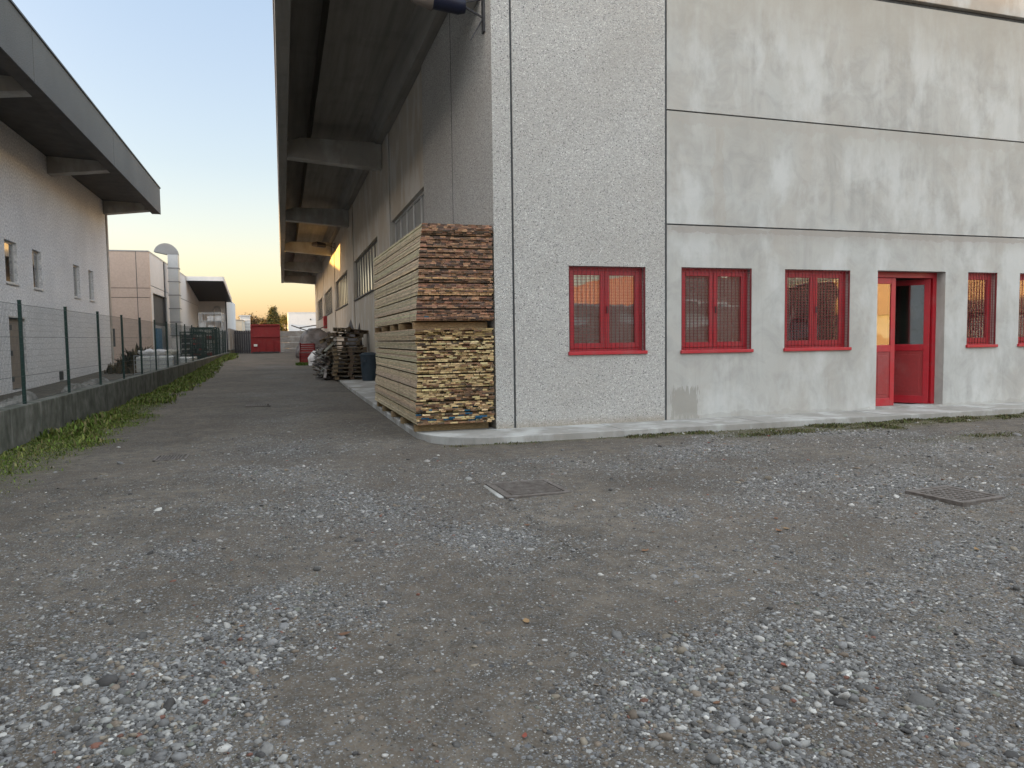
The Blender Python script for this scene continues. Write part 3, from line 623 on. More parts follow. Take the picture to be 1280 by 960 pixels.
# ------------------------------------------------------------------ pallets
def make_pallet(name='pallet'):
    t=thing(name,'x','pallet'); c=lambda: jit(random.choice([(.17,.125,.085),(.22,.165,.11),(.13,.10,.075),(.26,.19,.12)]),.2)
    d=MB()
    for y in (-.35,-.18,0,.18,.35): d.box(-.6,.6,y-.065,y+.065,.122,.144,col=c())
    for x in (-.53,0,.53): d.box(x-.07,x+.07,-.4,.4,.1,.121,col=c())
    d.build('deck',M['grey_wood'],t)
    for x in (-.53,0,.53):
        for y in (-.35,0,.35): MB().box(x-.065,x+.065,y-.05,y+.05,.023,.099,col=c()).build('block',M['grey_wood'],t)
    s=MB()
    for y in (-.35,0,.35): s.box(-.6,.6,y-.05,y+.05,0,.022,col=c())
    s.build('runner',M['grey_wood'],t); return t
PP=[make_pallet() for _ in range(1)]
ORD=['bottom','second','third','fourth','fifth','sixth','seventh','eighth','topmost']
first=True
def put(x,y,z,rz,label,grp,rx=0,ry=0):
    global first
    o=PP[0] if first else copy_tree(PP[0]); first=False
    o.location=(x,y,z); o.rotation_euler=(rx,ry,rz); o['label']=label; o['group']=grp; return o
G1='pallets stacked behind the blue bin'
z=.1
for k in range(8):
    nm='topmost' if k==7 else ORD[k]
    put(2.32+random.uniform(-.05,.05),27.1+random.uniform(-.05,.05),z,random.uniform(-.04,.04),f'weathered wooden pallet, {nm} of the neat stack behind the dark bin' if k in(0,7) else f'weathered wooden pallet, {nm} from the ground in the neat stack behind the dark bin',G1); z+=.147
G2='pallets heaped beyond the neat pallet stack'
z=.16
for k in range(10):
    put(2.25+random.uniform(-.08,.08),28.5+random.uniform(-.08,.08),z,random.uniform(-.12,.12),f'grey wooden pallet, number {k+1} from the ground in the heap beyond the neat stack',G2); z+=.147
put(2.3,28.55,z+.02,.15,'broken pallet lying crooked across the heap beyond the neat stack',G2,0,.05); 
put(1.95,28.3,z+.02+.02,-.2,'pallet tipped steeply at the lane side of the heap',G2,.08,-.42)
put(2.55,28.7,z+.18,.35,'pallet lying uppermost on the heap beyond the neat stack',G2,.03,.10)
# stuff heaped by the wall further on
def lump(name,label,cat,c,size,mat,seed=0,sub=3,rough=.25,grp=None):
    r=np.random.default_rng(seed); b=bmesh.new(); bmesh.ops.create_icosphere(b,subdivisions=sub,radius=1)
    for v in b.verts:
        n=v.co; k=1+rough*(math.sin(n.x*4+seed)*math.cos(n.y*5+seed*2)+.7*math.sin(n.z*7+seed*3))*.7+r.normal(0,rough*.12)
        v.co=Vector((c[0]+n.x*k*size[0],c[1]+n.y*k*size[1],max(c[2],c[2]+(n.z*k*.75+.25)*size[2])))
    me=bpy.data.meshes.new(name); b.to_mesh(me); b.free(); me.materials.append(mat)
    return tag(link(name,me,None,0,True),label,cat,grp)
def peak(name,label,cat,c,r,h,mat,n=5,seed=0):
    q=random.Random(seed); m=MB(); base=[(c[0]+r*q.uniform(.7,1.1)*math.cos(t),c[1]+r*q.uniform(.7,1.1)*math.sin(t),c[2]) for t in np.linspace(0,6.283,n,endpoint=False)]
    mid=[((b[0]-c[0])*.55+c[0]+q.uniform(-.03,.03),(b[1]-c[1])*.55+c[1],c[2]+h*q.uniform(.4,.6)) for b in base]; top=(c[0]+.05,c[1],c[2]+h)
    for i in range(n):
        j=(i+1)%n; m.face([base[i],base[j],mid[j],mid[i]]); m.face([mid[i],mid[j],top])
    m.face(base[::-1]); return tag(m.build(name,mat,None,0,True),label,cat)
peak('covered_pile','pointed grey sheet draped over timber behind the pallet heap','covered pile',(2.65,30.6,gbase(0,30.6)+.05),.75,2.25,M['tarp'],6,3)
peak('covered_pile','shorter dark pointed cover close to the side wall','covered pile',(2.9,29.6,gbase(0,29.6)+.05),.35,2.1,M['tarp'],6,5)
# scrap heaps: sticks and sheets
def scrap(label,c,n,spread,mat,seed,hh):
    q=random.Random(seed); m=MB()
    for i in range(n):
        l=q.uniform(.3,.9); p=Vector((c[0]+q.uniform(-1,1)*spread[0],c[1]+q.uniform(-1,1)*spread[1],c[2]+abs(q.gauss(0,.5))*hh+.05))
        Mx=Matrix.Translation(p)@Matrix.Rotation(q.uniform(0,6.28),4,'Z')@Matrix.Rotation(q.uniform(-.7,.7),4,'Y')
        m.box(-l/2,l/2,-q.uniform(.02,.09),q.uniform(.02,.09),-.012,.02,col=jit(q.choice([(.09,.08,.075),(.2,.18,.16),(.3,.28,.26),(.13,.1,.075),(.4,.38,.35)]),.2),M=Mx)
    o=m.build('scrap_heap',M['grey_wood']); return tag(o,label,'scrap heap')
scrap('tangle of broken slats and wire spilling from the pallet heap onto the lane',(1.62,29.2,gbase(0,29.2)),170,(.22,1.6),None,4,.75)
scrap('dark tangle of scrap beside the white sack',(1.85,33.5,gbase(0,33.5)),120,(.3,1.3),None,9,.95)
zb=float(gbase(0,38.4))
lump('sack','crumpled white sack standing in front of the red crates','sack',(1.52,38.4,zb),(.28,.3,.72),M['sack'],2,3,.22)
def crate(label,x,y,z,w,d,h,mat,grp=None):
    t=thing('crate',label,'crate',(x,y,z),grp); c=MB()
    c.box(x-w/2,x+w/2,y-d/2,y+d/2,z,z+.03)
    for k in range(4): 
        zz=z+.05+k*(h-.05)/4; hh=(h-.05)/4-.03
        c.box(x-w/2,x+w/2,y-d/2,y-d/2+.02,zz,zz+hh); c.box(x-w/2,x+w/2,y+d/2-.02,y+d/2,zz,zz+hh); c.box(x-w/2,x-w/2+.02,y-d/2+.02,y+d/2-.02,zz,zz+hh); c.box(x+w/2-.02,x+w/2,y-d/2+.02,y+d/2-.02,zz,zz+hh)
    c.build('slatted_side',mat,t)
    p=MB()
    for a in (-1,1):
        for b in (-1,1): p.box(x+a*(w/2-.03)-.03,x+a*(w/2-.03)+.03,y+b*(d/2-.03)-.03,y+b*(d/2-.03)+.03,z+.03,z+h+.01)
    p.build('corner_post',mat,t); return t
zc=float(gbase(0,41))
crate('lower red slatted crate behind the white sack',1.25,41.2,zc,.8,.8,.55,M['redskip'],'red crates by the heap'); crate('upper red slatted crate behind the white sack',1.28,41.2,zc+.57,.8,.8,.5,M['redskip'],'red crates by the heap')
crate('small pale wooden box beside the white sack',1.95,38.0,zb,.55,.6,.85,M['cream'])
lump('covered_pile','rounded heap under a shiny dark tarpaulin further down the lane','covered pile',(1.95,46.5,float(gbase(0,46.5))),(1.15,1.6,1.75),M['tarp'],5,4,.16)
m=MB(); zz=float(gbase(0,46))+1.75
for k,(dx,dz) in enumerate(((-.8,.1),(-.3,.2),(.35,.05))): m.box(-.5,.5,-.06,.06,-.03,.03,M=Matrix.Translation((1.8+dx,45.9,zz+dz))@Matrix.Rotation([.35,-.15,-.4][k],4,'Y'))
tag(m.build('planks',M['rust']),'rusty brown boards lying on the tarpaulin heap','planks')
V,F,C=blades(900,(.6,1.3,38.2,39.6),lambda x,y:np.exp(-((x-.93)/.25)**2-((y-38.9)/.5)**2),lambda n,x,y,w: rng.uniform(.05,.2,n),[(.08,.14,.02),(.1,.16,.03)])
me=np_mesh('grass_tuft',V,F,M['leaf'],False,C); o=bpy.data.objects.new('grass_tuft',me); COL.objects.link(o); tag(o,'small bright green grass tuft in the lane before the red crates','grass tuft')
# bin
t=thing('waste_bin','dark blue grey plastic bin with a lid, beside the stacked pallets','bin',(2.88,25.9,.1))
b=MB(); b.tube([(2.88,25.9,.1),(2.88,25.9,.5),(2.88,25.9,.98)],.25,20,r2=.31); b.build('body',M['bin'],t,smooth=True)
b=MB(); b.tube([(2.88,25.9,.98),(2.88,25.9,1.03)],.335,20); b.tube([(2.88,25.9,1.03),(2.88,25.9,1.07),(2.88,25.9,1.09)],.3,20,r2=.16); b.build('lid',M['bin'],t,smooth=True)
b=MB(); b.tube([(2.62,25.66,.8),(2.58,25.6,.8),(2.72,25.5,.8),(2.78,25.58,.8)],.015,6); b.build('handle',M['bin'],t)
# manholes and gullies
def manhole(label,c,w,d,rot,lift,grate=False):
    t=thing('manhole_cover',label,'manhole cover',(c[0],c[1],0)); 
    T=Matrix.Translation((c[0],c[1],lift))@Matrix.Rotation(rot,4,'Z'); f=MB(); e=.05
    f.box(-w/2-e,w/2+e,-d/2-e,-d/2,-.12,.012,M=T); f.box(-w/2-e,w/2+e,d/2,d/2+e,-.12,.012,M=T); f.box(-w/2-e,-w/2,-d/2,d/2,-.12,.012,M=T); f.box(w/2,w/2+e,-d/2,d/2,-.12,.012,M=T)
    f.build('frame',M['rust'],t,.006)
    p=MB(); p.box(-w/2+.006,w/2-.006,-d/2+.006,d/2-.006,-.1,.004,M=T)
    if grate:
        n=int(d/.05)
        for k in range(n): p.box(-w/2+.03,w/2-.03,-d/2+.03+k*.05,-d/2+.05+k*.05,.004,.014,M=T)
    else:
        n=int(w/.06); q=int(d/.06)
        for a in range(n):
            for b_ in range(q): p.box(-w/2+.02+a*.06,-w/2+.055+a*.06,-d/2+.02+b_*.06,-d/2+.055+b_*.06,.004,.011,M=T)
    p.build('cover',M['rust'],t); return t
manhole('rusty square manhole cover with a pale concrete edge in mid yard',(2.27,6.78),.56,.6,.02,float(gz(2.27,6.78))+.008,True)
T=MB().box(1.90,1.985,6.5,7.12,-.05,float(gz(2,6.8))+.012); T.box(1.985,2.5,7.13,7.19,-.05,float(gz(2,6.8))+.006); tag(T.build('manhole_edging',M['slab'],None,.02),'pale concrete edging strip left of the mid yard manhole','edging')
M2=(5.85,5.1)
manhole('raised dark manhole cover at the right of the yard',M2,.47,.47,.1,float(gz(*M2))+.008)
def gully(label,c,w,d):
    t=thing('drain_grate',label,'drain grate',(c[0],c[1],0),'drain grates along the lane'); z=float(gz(*c))+.02; x,y=c
    f=MB(); f.box(x-w/2,x+w/2,y-d/2,y-d/2+.03,z-.08,z); f.box(x-w/2,x+w/2,y+d/2-.03,y+d/2,z-.08,z); f.box(x-w/2,x-w/2+.03,y-d/2,y+d/2,z-.08,z-.002); f.box(x+w/2-.03,x+w/2,y-d/2,y+d/2,z-.08,z-.002); f.build('frame',M['rust'],t)
    MB().box(x-w/2+.03,x+w/2-.03,y-d/2+.03,y+d/2-.03,z-.07,z-.06).build('pit',M['dark'],t)
    g=MB(); n=8
    for k in range(n): g.box(x-w/2+.05+k*(w-.1)/n,x-w/2+.05+(k+.55)*(w-.1)/n,y-d/2+.03,y+d/2-.03,z-.03,z-.003)
    g.build('bar',M['rust'],t)
gully('pale ribbed drain grate in the lane left of the lumber packs',(-.6,18.2),.55,.5); gully('dark drain grate nearer the grass strip',(-1.45,10.5),.4,.45)
# ------------------------------------------------------------------ low wall and mesh fence
XW=-3.77
m=MB(); ysw=list(np.arange(-3,57.6,5.5)); 
for a,b in zip(ysw[:-1],ysw[1:]):
    za=.58+.0042*max(0,a-12); zb_=.58+.0042*max(0,b-12)
    i=len(m.v); m.v+=[(XW-.2,a+.005,-.2),(XW,a+.005,-.2),(XW,b-.005,-.2),(XW-.2,b-.005,-.2),(XW-.2,a+.005,za),(XW,a+.005,za),(XW,b-.005,zb_),(XW-.2,b-.005,zb_)]
    for qd in ((0,3,2,1),(4,5,6,7),(0,1,5,4),(1,2,6,5),(2,3,7,6),(3,0,4,7)): m.f.append(tuple(i+k for k in qd)); m.c.append(None)
tag(m.build('low_wall',M['lowwall'],None,.012),'low dark stained concrete wall carrying the green mesh fence','low wall')
fe=thing('mesh_fence','green welded mesh fence with posts on top of the low concrete wall','fence',(XW-.1,13.1,.6))
FY=[-2+2.5*k for k in range(0)]+[3.1+2.5*k for k in range(22)]
ztop=lambda y:.58+.0042*max(0,y-12)
for y in FY:
    p=MB(); p.box(XW-.125,XW-.08,y-.02,y+.02,ztop(y)-.15,ztop(y)+1.6); p.box(XW-.128,XW-.077,y-.023,y+.023,ztop(y)+1.6,ztop(y)+1.615); p.build('post',M['green'],fe)
for a,b in zip(FY[:-1],FY[1:]):
    w=MB(); za,zb_=ztop(a)+.04,ztop(b)+.04; r=.0015; x=XW-.06
    for y in np.arange(a+.03,b,.0556): 
        w.face([(x,y-r,ztop(y)+.04),(x,y+r,ztop(y)+.04),(x,y+r,ztop(y)+1.54),(x,y-r,ztop(y)+1.54)]); w.face([(x-r,y,ztop(y)+.04),(x+r,y,ztop(y)+.04),(x+r,y,ztop(y)+1.54),(x-r,y,ztop(y)+1.54)])
    for k,h in enumerate(np.arange(0,1.51,.1)):
        rr=.0035 if k in (0,4,10,15) else .0011
        w.face([(x+.003,a,za+h-rr),(x+.003,b,zb_+h-rr),(x+.003,b,zb_+h+rr),(x+.003,a,za+h+rr)]); w.face([(x+.003-rr,a,za+h),(x+.003+rr,a,za+h),(x+.003+rr,b,zb_+h),(x+.003-rr,b,zb_+h)])
    w.build('mesh_panel',M['wire'],fe)
# ------------------------------------------------------------------ white building on the left
WX=-8.0
wb=thing('white_warehouse','long white rendered warehouse behind the mesh fence with small windows and a dark overhanging eave','warehouse',(WX,40,.05))
LW=[(22.0,23.1,3.42,4.75),(26.0,27.1,3.42,4.75),(28.6,29.55,3.42,4.75),(33.65,34.6,3.42,4.75),(36.1,36.95,3.42,4.75)]
LD=(26.05,27.5,.1,2.36)
m=panel(MB(),'x',WX,-.3,-30,40.05,-.1,8.35,LW+[LD]); m.build('wall',M['stucco'],wb)
MB().box(-40,WX-.3,39.75,40.05,-.1,8.35).build('end_wall',M['stucco'],wb); MB().box(-40,WX-.31,-30,-29.7,-.1,8.35).build('end_wall',M['stucco'],wb)
MB().box(-40.3,-40,-30,40.05,-.1,8.35).build('end_wall',M['stucco'],wb)
MB().box(-40,WX-.31,-29.7,39.75,8.0,8.2).build('roof_slab',M['canopy'],wb)
EX=-5.65
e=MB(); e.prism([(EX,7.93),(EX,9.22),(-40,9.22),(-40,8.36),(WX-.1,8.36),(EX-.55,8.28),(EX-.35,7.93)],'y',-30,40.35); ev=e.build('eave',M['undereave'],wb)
ys2=[-30,-6,3,12,20.9,29.8,40.36]
for a,b in zip(ys2[:-1],ys2[1:]): MB().box(EX+.002,EX+.05,a+.015,b-.015,7.92,9.2).build('fascia_panel',M['fasciadark'],wb,.008)
MB().box(EX-.03,EX+.085,-30,40.4,9.2,9.25).build('gutter_cap',M['darkmetal'],wb)
for y in (4,13,22,31,39.7):
    b=MB(); b.prism([(EX-.36,7.96),(EX-.36,8.3),(WX+.01,8.36),(WX+.01,7.72)],'y',y-.25,y+.25); b.build('bracket',M['beam'],wb,.015)
MB().box(WX-.02,WX+.06,39.85,40.07,.3,7.9).build('downpipe',M['fascia'],wb)
for q in LW:
    y0,y1,z0,z1=q; f=MB(); fx=WX-.09
    f.box(fx-.05,fx,y0,y0+.07,z0,z1); f.box(fx-.05,fx,y1-.07,y1,z0,z1); f.box(fx-.05,fx,y0+.07,y1-.07,z0,z0+.07); f.box(fx-.05,fx,y0+.07,y1-.07,z1-.07,z1)
    w=f.build('window',M['alu'],wb,.005)
    MB().box(fx-.03,fx-.024,y0+.07,y1-.07,z0+.07,z1-.07).build('pane',M['glass'],w); MB().box(fx-.1,fx-.09,y0+.02,y1-.02,z0+.02,z1-.02).build('blind',M['curtain'],w)
    MB().box(WX-.09,WX+.04,y0-.03,y1+.03,z0-.03,z0+.012).build('sill',M['alu'],w)
d=MB().box(WX-.12,WX-.07,LD[0]+.02,LD[1]-.02,.13,LD[3]-.03).build('door',M['brown'],wb,.006)
h=MB(); 
for z in (.45,1.25,2.05): h.box(WX-.07,WX+.02,LD[0]+.0,LD[0]+.14,z-.08,z+.08)
h.build('hinge',M['darkmetal'],d); MB().box(WX-.03,WX+.03,LD[0]-.03,LD[1]+.03,LD[3]+.0,LD[3]+.05).build('lintel',M['alu'],d)
MB().box(WX-.0,WX+.03,31.0,31.45,.18,.5).build('vent',M['darkmetal'],wb)
# ground level clutter between the building and the low wall
q=random.Random(31)
for i,(y,x,s,l) in enumerate(((14.2,-4.7,.2,'grey rubble heap by the first visible fence post, against the low wall'),(16.5,-4.9,.22,'low rubble heap behind the fence in front of the brown door'),(19.6,-4.7,.2,'pale rubble lump behind the fence below the white wall windows'),(24.0,-5.2,.24,'rubble heap behind the fence near the white building corner'))):
    lump('rubble_heap',l,'rubble heap',(x,y,.05),(s*1.5,s*4.5,.46),M['rubble'],i+3,4,.4,'rubble heaps behind the fence')
V,F,C=blades(2600,(-7.6,-4.9,35,38),lambda x,y:np.exp(-((x+6.2)/.8)**2-((y-36.5)/1.0)**2),lambda n,x,y,w: rng.uniform(.3,1.25,n)*(.4+.8*w),[(.06,.04,.025),(.09,.06,.035),(.045,.035,.025),(.12,.09,.05)])
me=np_mesh('brush_heap',V,F,M['leaf'],False,C); o=bpy.data.objects.new('brush_heap',me); COL.objects.link(o); tag(o,'dark brown heap of dry brush at the corner of the white building','brush heap')
zc=float(gbase(0,33))
t=thing('caged_tank','white plastic tank in a wire cage behind the fence, heaped with rubbish','tank',(-5.0,33.6,zc))
MB().box(-5.75,-4.35,33.0,34.6,zc+.15,zc+.8).build('tank',M['tank'],t,.06)
g=MB()
for k in range(5):
    z=zc+.12+k*.18; g.tube([(-5.8,32.95,z),(-4.3,32.95,z),(-4.3,34.65,z)],.015,6)
for x in np.linspace(-5.8,-4.3,6): g.tube([(x,32.95,zc+.05),(x,32.95,zc+.86)],.015,6)
for y in np.linspace(33.2,34.65,5): g.tube([(-4.3,y,zc+.05),(-4.3,y,zc+.86)],.015,6)
g.build('cage',M['galv'],t)
lump('rubbish','pale and silvery rubbish heaped on the caged white tank','rubbish',(-5.2,33.7,zc+.76),(.5,.5,.36),M['sack'],12,3,.5)
lump('rubbish','yellowish rubbish bag beside the pale heap on the tank','rubbish',(-4.6,33.9,zc+.76),(.3,.35,.35),M['cream'],14,3,.3)
zc2=float(gbase(0,39))
MBt=MB().box(-5.6,-4.2,38.0,40.5,zc2+.0,zc2+.5); tag(MBt.build('plastic_crate',M['tank'],None,.05),'low white plastic crate behind the fence beyond the caged tank','crate')
# ------------------------------------------------------------------ pinkish building
pk=thing('pink_building','pinkish flat roofed industrial building behind the white one','building',(-7,45.5,.3))
px0=-7.0; pyy=45.2; zr=6.62
m=panel(MB(),'y',pyy,.3,-20,px0,.0,4.06,[(-9.55,-8.85,1.35,2.35)]); m.build('front_panel',M['pink'],pk)
panel(MB(),'y',pyy,.3,-20,px0,4.09,4.58).build('front_panel',M['pink'],pk); panel(MB(),'y',pyy,.3,-20,px0,4.61,zr).build('front_panel',M['pink'],pk)
MB().box(-20,px0-.05,pyy+.05,pyy+.28,.0,zr-.05).build('joint_filler',M['joint'],pk)
MB().box(-7.66,-7.63,pyy-.004,pyy+.02,0,zr).build('joint_filler',M['joint'],pk)
w=MB().box(-9.55,-8.85,pyy+.1,pyy+.16,1.35,2.35).build('window',M['darkmetal'],pk); MB().box(-9.5,-8.9,pyy+.085,pyy+.095,1.4,2.3).build('pane',M['glass'],w)
SHP=[(46.2,51.3,.3,4.4)]
panel(MB(),'x',px0,-.3,pyy+.3,54.2,.0,4.75,SHP).build('side_panel',M['whitewall'],pk); panel(MB(),'x',px0,-.3,pyy+.3,70,4.79,zr).build('side_panel',M['whitewall'],pk); panel(MB(),'x',px0,-.3,54.24,70,.0,4.75).build('side_panel',M['whitewall'],pk)
MB().box(px0-.2,px0-.05,pyy+.3,70,4.7,4.85).build('joint_filler',M['joint'],pk)
g=MB().box(px0-.2,px0-.12,46.2,51.3,2.6,4.4).build('shutter',M['fasciadark'],pk); 
MB().box(px0-.2,px0-.1,46.2,51.3,.3,2.58).build('sheet_wall',M['galv'],pk)
MB().box(px0-.1,px0-.02,47.2,49.0,.35,2.4).build('door',M['blue'],pk)
MB().box(-20,px0-.31,pyy+.31,70,zr-.3,zr-.1).build('roof_slab',M['canopy'],pk); MB().box(-20,px0+.02,pyy-.02,pyy+.34,zr,zr+.06).build('coping',M['galv'],pk); MB().box(px0-.32,px0+.02,pyy+.34,70,zr,zr+.06).build('coping',M['galv'],pk)
# duct
M['hood']=noisy('dull duct hood',(.20,.205,.215),(.24,.245,.25),2,.5,0,metal=.4)
du=thing('exhaust_duct','tall square galvanised exhaust duct with a curved top bent over the roof','duct',(-6.4,51,.45))
for k in range(6):
    z0=2.0+k*.85; MB().box(-6.75,-6.15,50.6,51.2,z0+.014,z0+.836).build('duct_section',M['galv'],du,.01); MB().box(-6.79,-6.11,50.56,51.24,z0-.04,z0+.014).build('flange',M['hood'],du)
e=MB(); R1=.02; R2=.7; cx,cz=-6.85,7.1; prev=None
arc=[math.pi*k/14*.93 for k in range(15)]
prof=[(cx+R2*math.cos(a),cz+R2*.98*math.sin(a)) for a in arc]+[(cx+R1*math.cos(a),cz+R1*math.sin(a)) for a in reversed(arc)]
for i in range(14):
    n=len(prof); q=[prof[i],prof[i+1],prof[n-2-i],prof[n-1-i]]
    for y in (50.6,51.2): e.face([(u,y,w_) for u,w_ in q])
    for a_,b_ in ((q[0],q[1]),(q[2],q[3])): e.face([(a_[0],50.6,a_[1]),(b_[0],50.6,b_[1]),(b_[0],51.2,b_[1]),(a_[0],51.2,a_[1])])
e.build('elbow',M['hood'],du)
MB().box(-6.72,-6.18,50.62,51.18,.3,1.955).build('fan_box',M['whitewall'],du,.02)
b=MB(); b.tube([(-7,50.5,.3),(-7.0,50.5,6.6)],.05,8); b.build('pipe',M['darkmetal'],du)
# low block beyond with the sloping canopy
lb=thing('white_annexe','white annexe with a sloping dark canopy and a bent pipe beyond the duct','building',(-5.5,70,.5))
MB().box(-16,-4.75,70.05,84,.3,5.6).build('wall',M['whitewall'],lb)
c=MB(); c.prism([(61.8,6.36),(61.8,6.62),(70.4,5.42),(70.4,5.12)],'x',-6.95,-4.32); c.build('canopy',M['darkmetal'],lb)
MB().box(-6.96,-4.3,61.7,61.8,6.33,6.66).build('canopy_fascia',M['whitewall'],lb); c=MB(); c.prism([(61.7,6.3),(61.7,6.66),(70.5,5.46),(70.5,5.06)],'x',-4.32,-4.25); c.build('canopy_fascia',M['whitewall'],lb)
b=MB(); b.tube([(-5.15,69.8,2.8),(-5.15,69.8,4.4)]+[(-5.45+.3*math.cos(a),69.8,4.4+.3*math.sin(a)) for a in np.linspace(.3,2.9,6)]+[(-5.75,69.8,4.4),(-5.75,69.8,2.8)],.09,8); b.build('pipe',M['galv'],lb,smooth=True)
MB().tube([(-4.72,69.98,.5),(-4.72,69.98,5.2)],.05,6).build('downpipe',M['darkmetal'],lb)
# racks behind the far fence
def rack(label,x,y,w,d,h,mat,fill=None):
    z=float(gbase(0,y)); t=thing('metal_rack',label,'rack',(x,y,z),'metal racks behind the far fence'); g=MB()
    for a in (0,w):
        for b in (0,d): g.box(x+a-.03,x+a+.03,y+b-.03,y+b+.03,z,z+h)
    n=5
    for k in range(n+1):
        zz=z+.1+k*(h-.12)/n
        for b in (0,d): g.box(x,x+w,y+b-.02,y+b+.02,zz-.02,zz+.02)
        for a in (0,w): g.box(x+a-.02,x+a+.02,y,y+d,zz-.02,zz+.02)
    for k in range(1,4):
        for b in (0,d): g.box(x+k*w/4-.012,x+k*w/4+.012,y+b-.012,y+b+.012,z,z+h)
        for a in (0,w): g.box(x+a-.012,x+a+.012,y+k*d/4-.012,y+k*d/4+.012,z,z+h)
    g.build('frame',M['green'] if mat is None else mat,t)
    r=random.Random(int(y)); s=MB()
    for k in range(n):
        zz=z+.13+k*(h-.12)/n
        for j in range(3):
            if r.random()<.6: s.box(x+.06+j*w/3,x+.02+j*w/3+w/3-.08,y+.05,y+d*.8,zz,zz+r.uniform(.12,(h-.12)/n-.08))
    s.build('load',fill,t)
rack('dark green rack with red goods just beyond the duct',-5.6,50.5,1.3,2.2,1.9,None,M['redskip'])
rack('dark rack with a tall dark load left of the pale crates',-5.7,46.5,1.2,2.0,1.7,None,M['darkmetal'])
rack('rack of whitish crates below the bent pipe',-5.9,55.0,1.5,2.2,2.0,None,M['tank'])
rack('empty looking galvanised cage stacked high by the annexe',-6.0,60.0,1.6,2.2,3.2,M['galv'],M['alu'])
# ------------------------------------------------------------------ end of the lane
zf=.55
cf=thing('panel_fence','brownish ribbed panel fence closing the left side beyond the mesh fence','fence',(XW,58,zf))
m=MB()
for k in range(26): 
    y=57.7+k*.8; m.box(XW-.06,XW-.02,y,y+.74,.3,2.52)
m.build('panel',M['brown'],cf)
for k in range(14): MB().box(XW-.02,XW+.06,57.68+k*1.6,57.78+k*1.6,.3,2.56).build('post',M['greypanel'],cf)
MB().box(XW-.1,XW+.09,57.6,78.5,.2,.95).build('footing',M['lowwall'],cf)
sk=thing('container','red steel waste container standing at the far end of the lane','container',(-1.28,61,.62))
b=MB(); z=.66; b.prism([(61,z+.05),(60.9,z+1.25),(61.02,z+1.28),(61.02,z+2.18),(66.2,z+2.18),(66.2,z+.05)],'x',-2.36,-.2); b.build('body',M['redskip'],sk,.02)
r=MB()
for x in (-2.38,-.24): r.box(x,x+.07,60.88,60.98,z,z+2.2)
r.box(-2.36,-.2,60.82,60.95,z+1.22,z+1.34); r.box(-2.36,-.2,60.9,61.02,z+2.14,z+2.24)
for x in (-1.85,-1.3,-.75): r.box(x,x+.05,60.88,60.96,z+.05,z+1.22)
r.build('rib',M['redskip'],sk); MB().box(-2.3,-.26,60.98,61.06,z-.05,z+.08).build('skid',M['darkmetal'],sk)
MB().box(-2.17,-1.9,60.845,60.855,z+.5,z+.68).build('label_plate',M['paper'],sk)
gt=MB(); 
for k in range(8): gt.box(-3.7+k*.17,-3.7+k*.17+.15,63.0,63.04,.6,2.45)
gt.box(-3.72,-2.34,63.04,63.08,.75,.83); gt.box(-3.72,-2.34,63.04,63.08,2.2,2.28)
tag(gt.build('dark_gate',M['darkmetal']),'dark sheet gate between the ribbed fence and the red container','gate')
bw=thing('boundary_wall','grey precast plank wall closing the end of the lane right of the red container','wall',(1.5,74,.5))
for k in range(4):
    zz=.3+k*.56
    for a in range(5): 
        x=-4+a*1.9; MB().box(x+.06,x+1.84,74,74.06,zz+.008,zz+.552).build('plank',M['greypanel'],bw)
for a in range(6): MB().box(-4+a*1.9-.06,-4+a*1.9+.06,73.96,74.1,.3,2.6).build('post',M['greypanel'],bw)
fw=thing('white_hall','plain white flat roofed hall beyond the end wall','building',(3,92,.5))
MB().box(.72,18,92,110,.3,4.95).build('wall',M['whitewall'],fw); MB().box(.7,18.02,91.97,110,4.95,5.05).build('coping',M['alu'],fw); MB().box(3.25,3.4,91.95,92.0,4.1,4.25).build('lamp',M['darkmetal'],fw)
ch=thing('cream_shed','cream flat shed behind the ribbed fence left of the red container','shed',(-5.2,84,.5)); MB().box(-12,-4.2,86,92,.3,3.95).build('wall',M['cream'],ch); MB().box(-12.05,-4.15,85.95,92.05,3.95,4.02).build('roof',M['fascia'],ch)
tw=thing('roof_unit','pale louvred ventilation tower beside the cream shed','vent tower',(-4,90,.5))
MB().box(-4.75,-3.6,92.1,93.4,.4,4.6).build('shaft',M['galv'],tw,.02); m=MB()
for k in range(4): m.box(-4.72,-3.63,92.04,92.1,3.0+k*.36,3.2+k*.36)
m.build('louvre',M['blue'] if False else M['alu'],tw); MB().box(-4.85,-3.5,92.0,93.5,4.6,4.7).build('cap',M['galv'],tw)
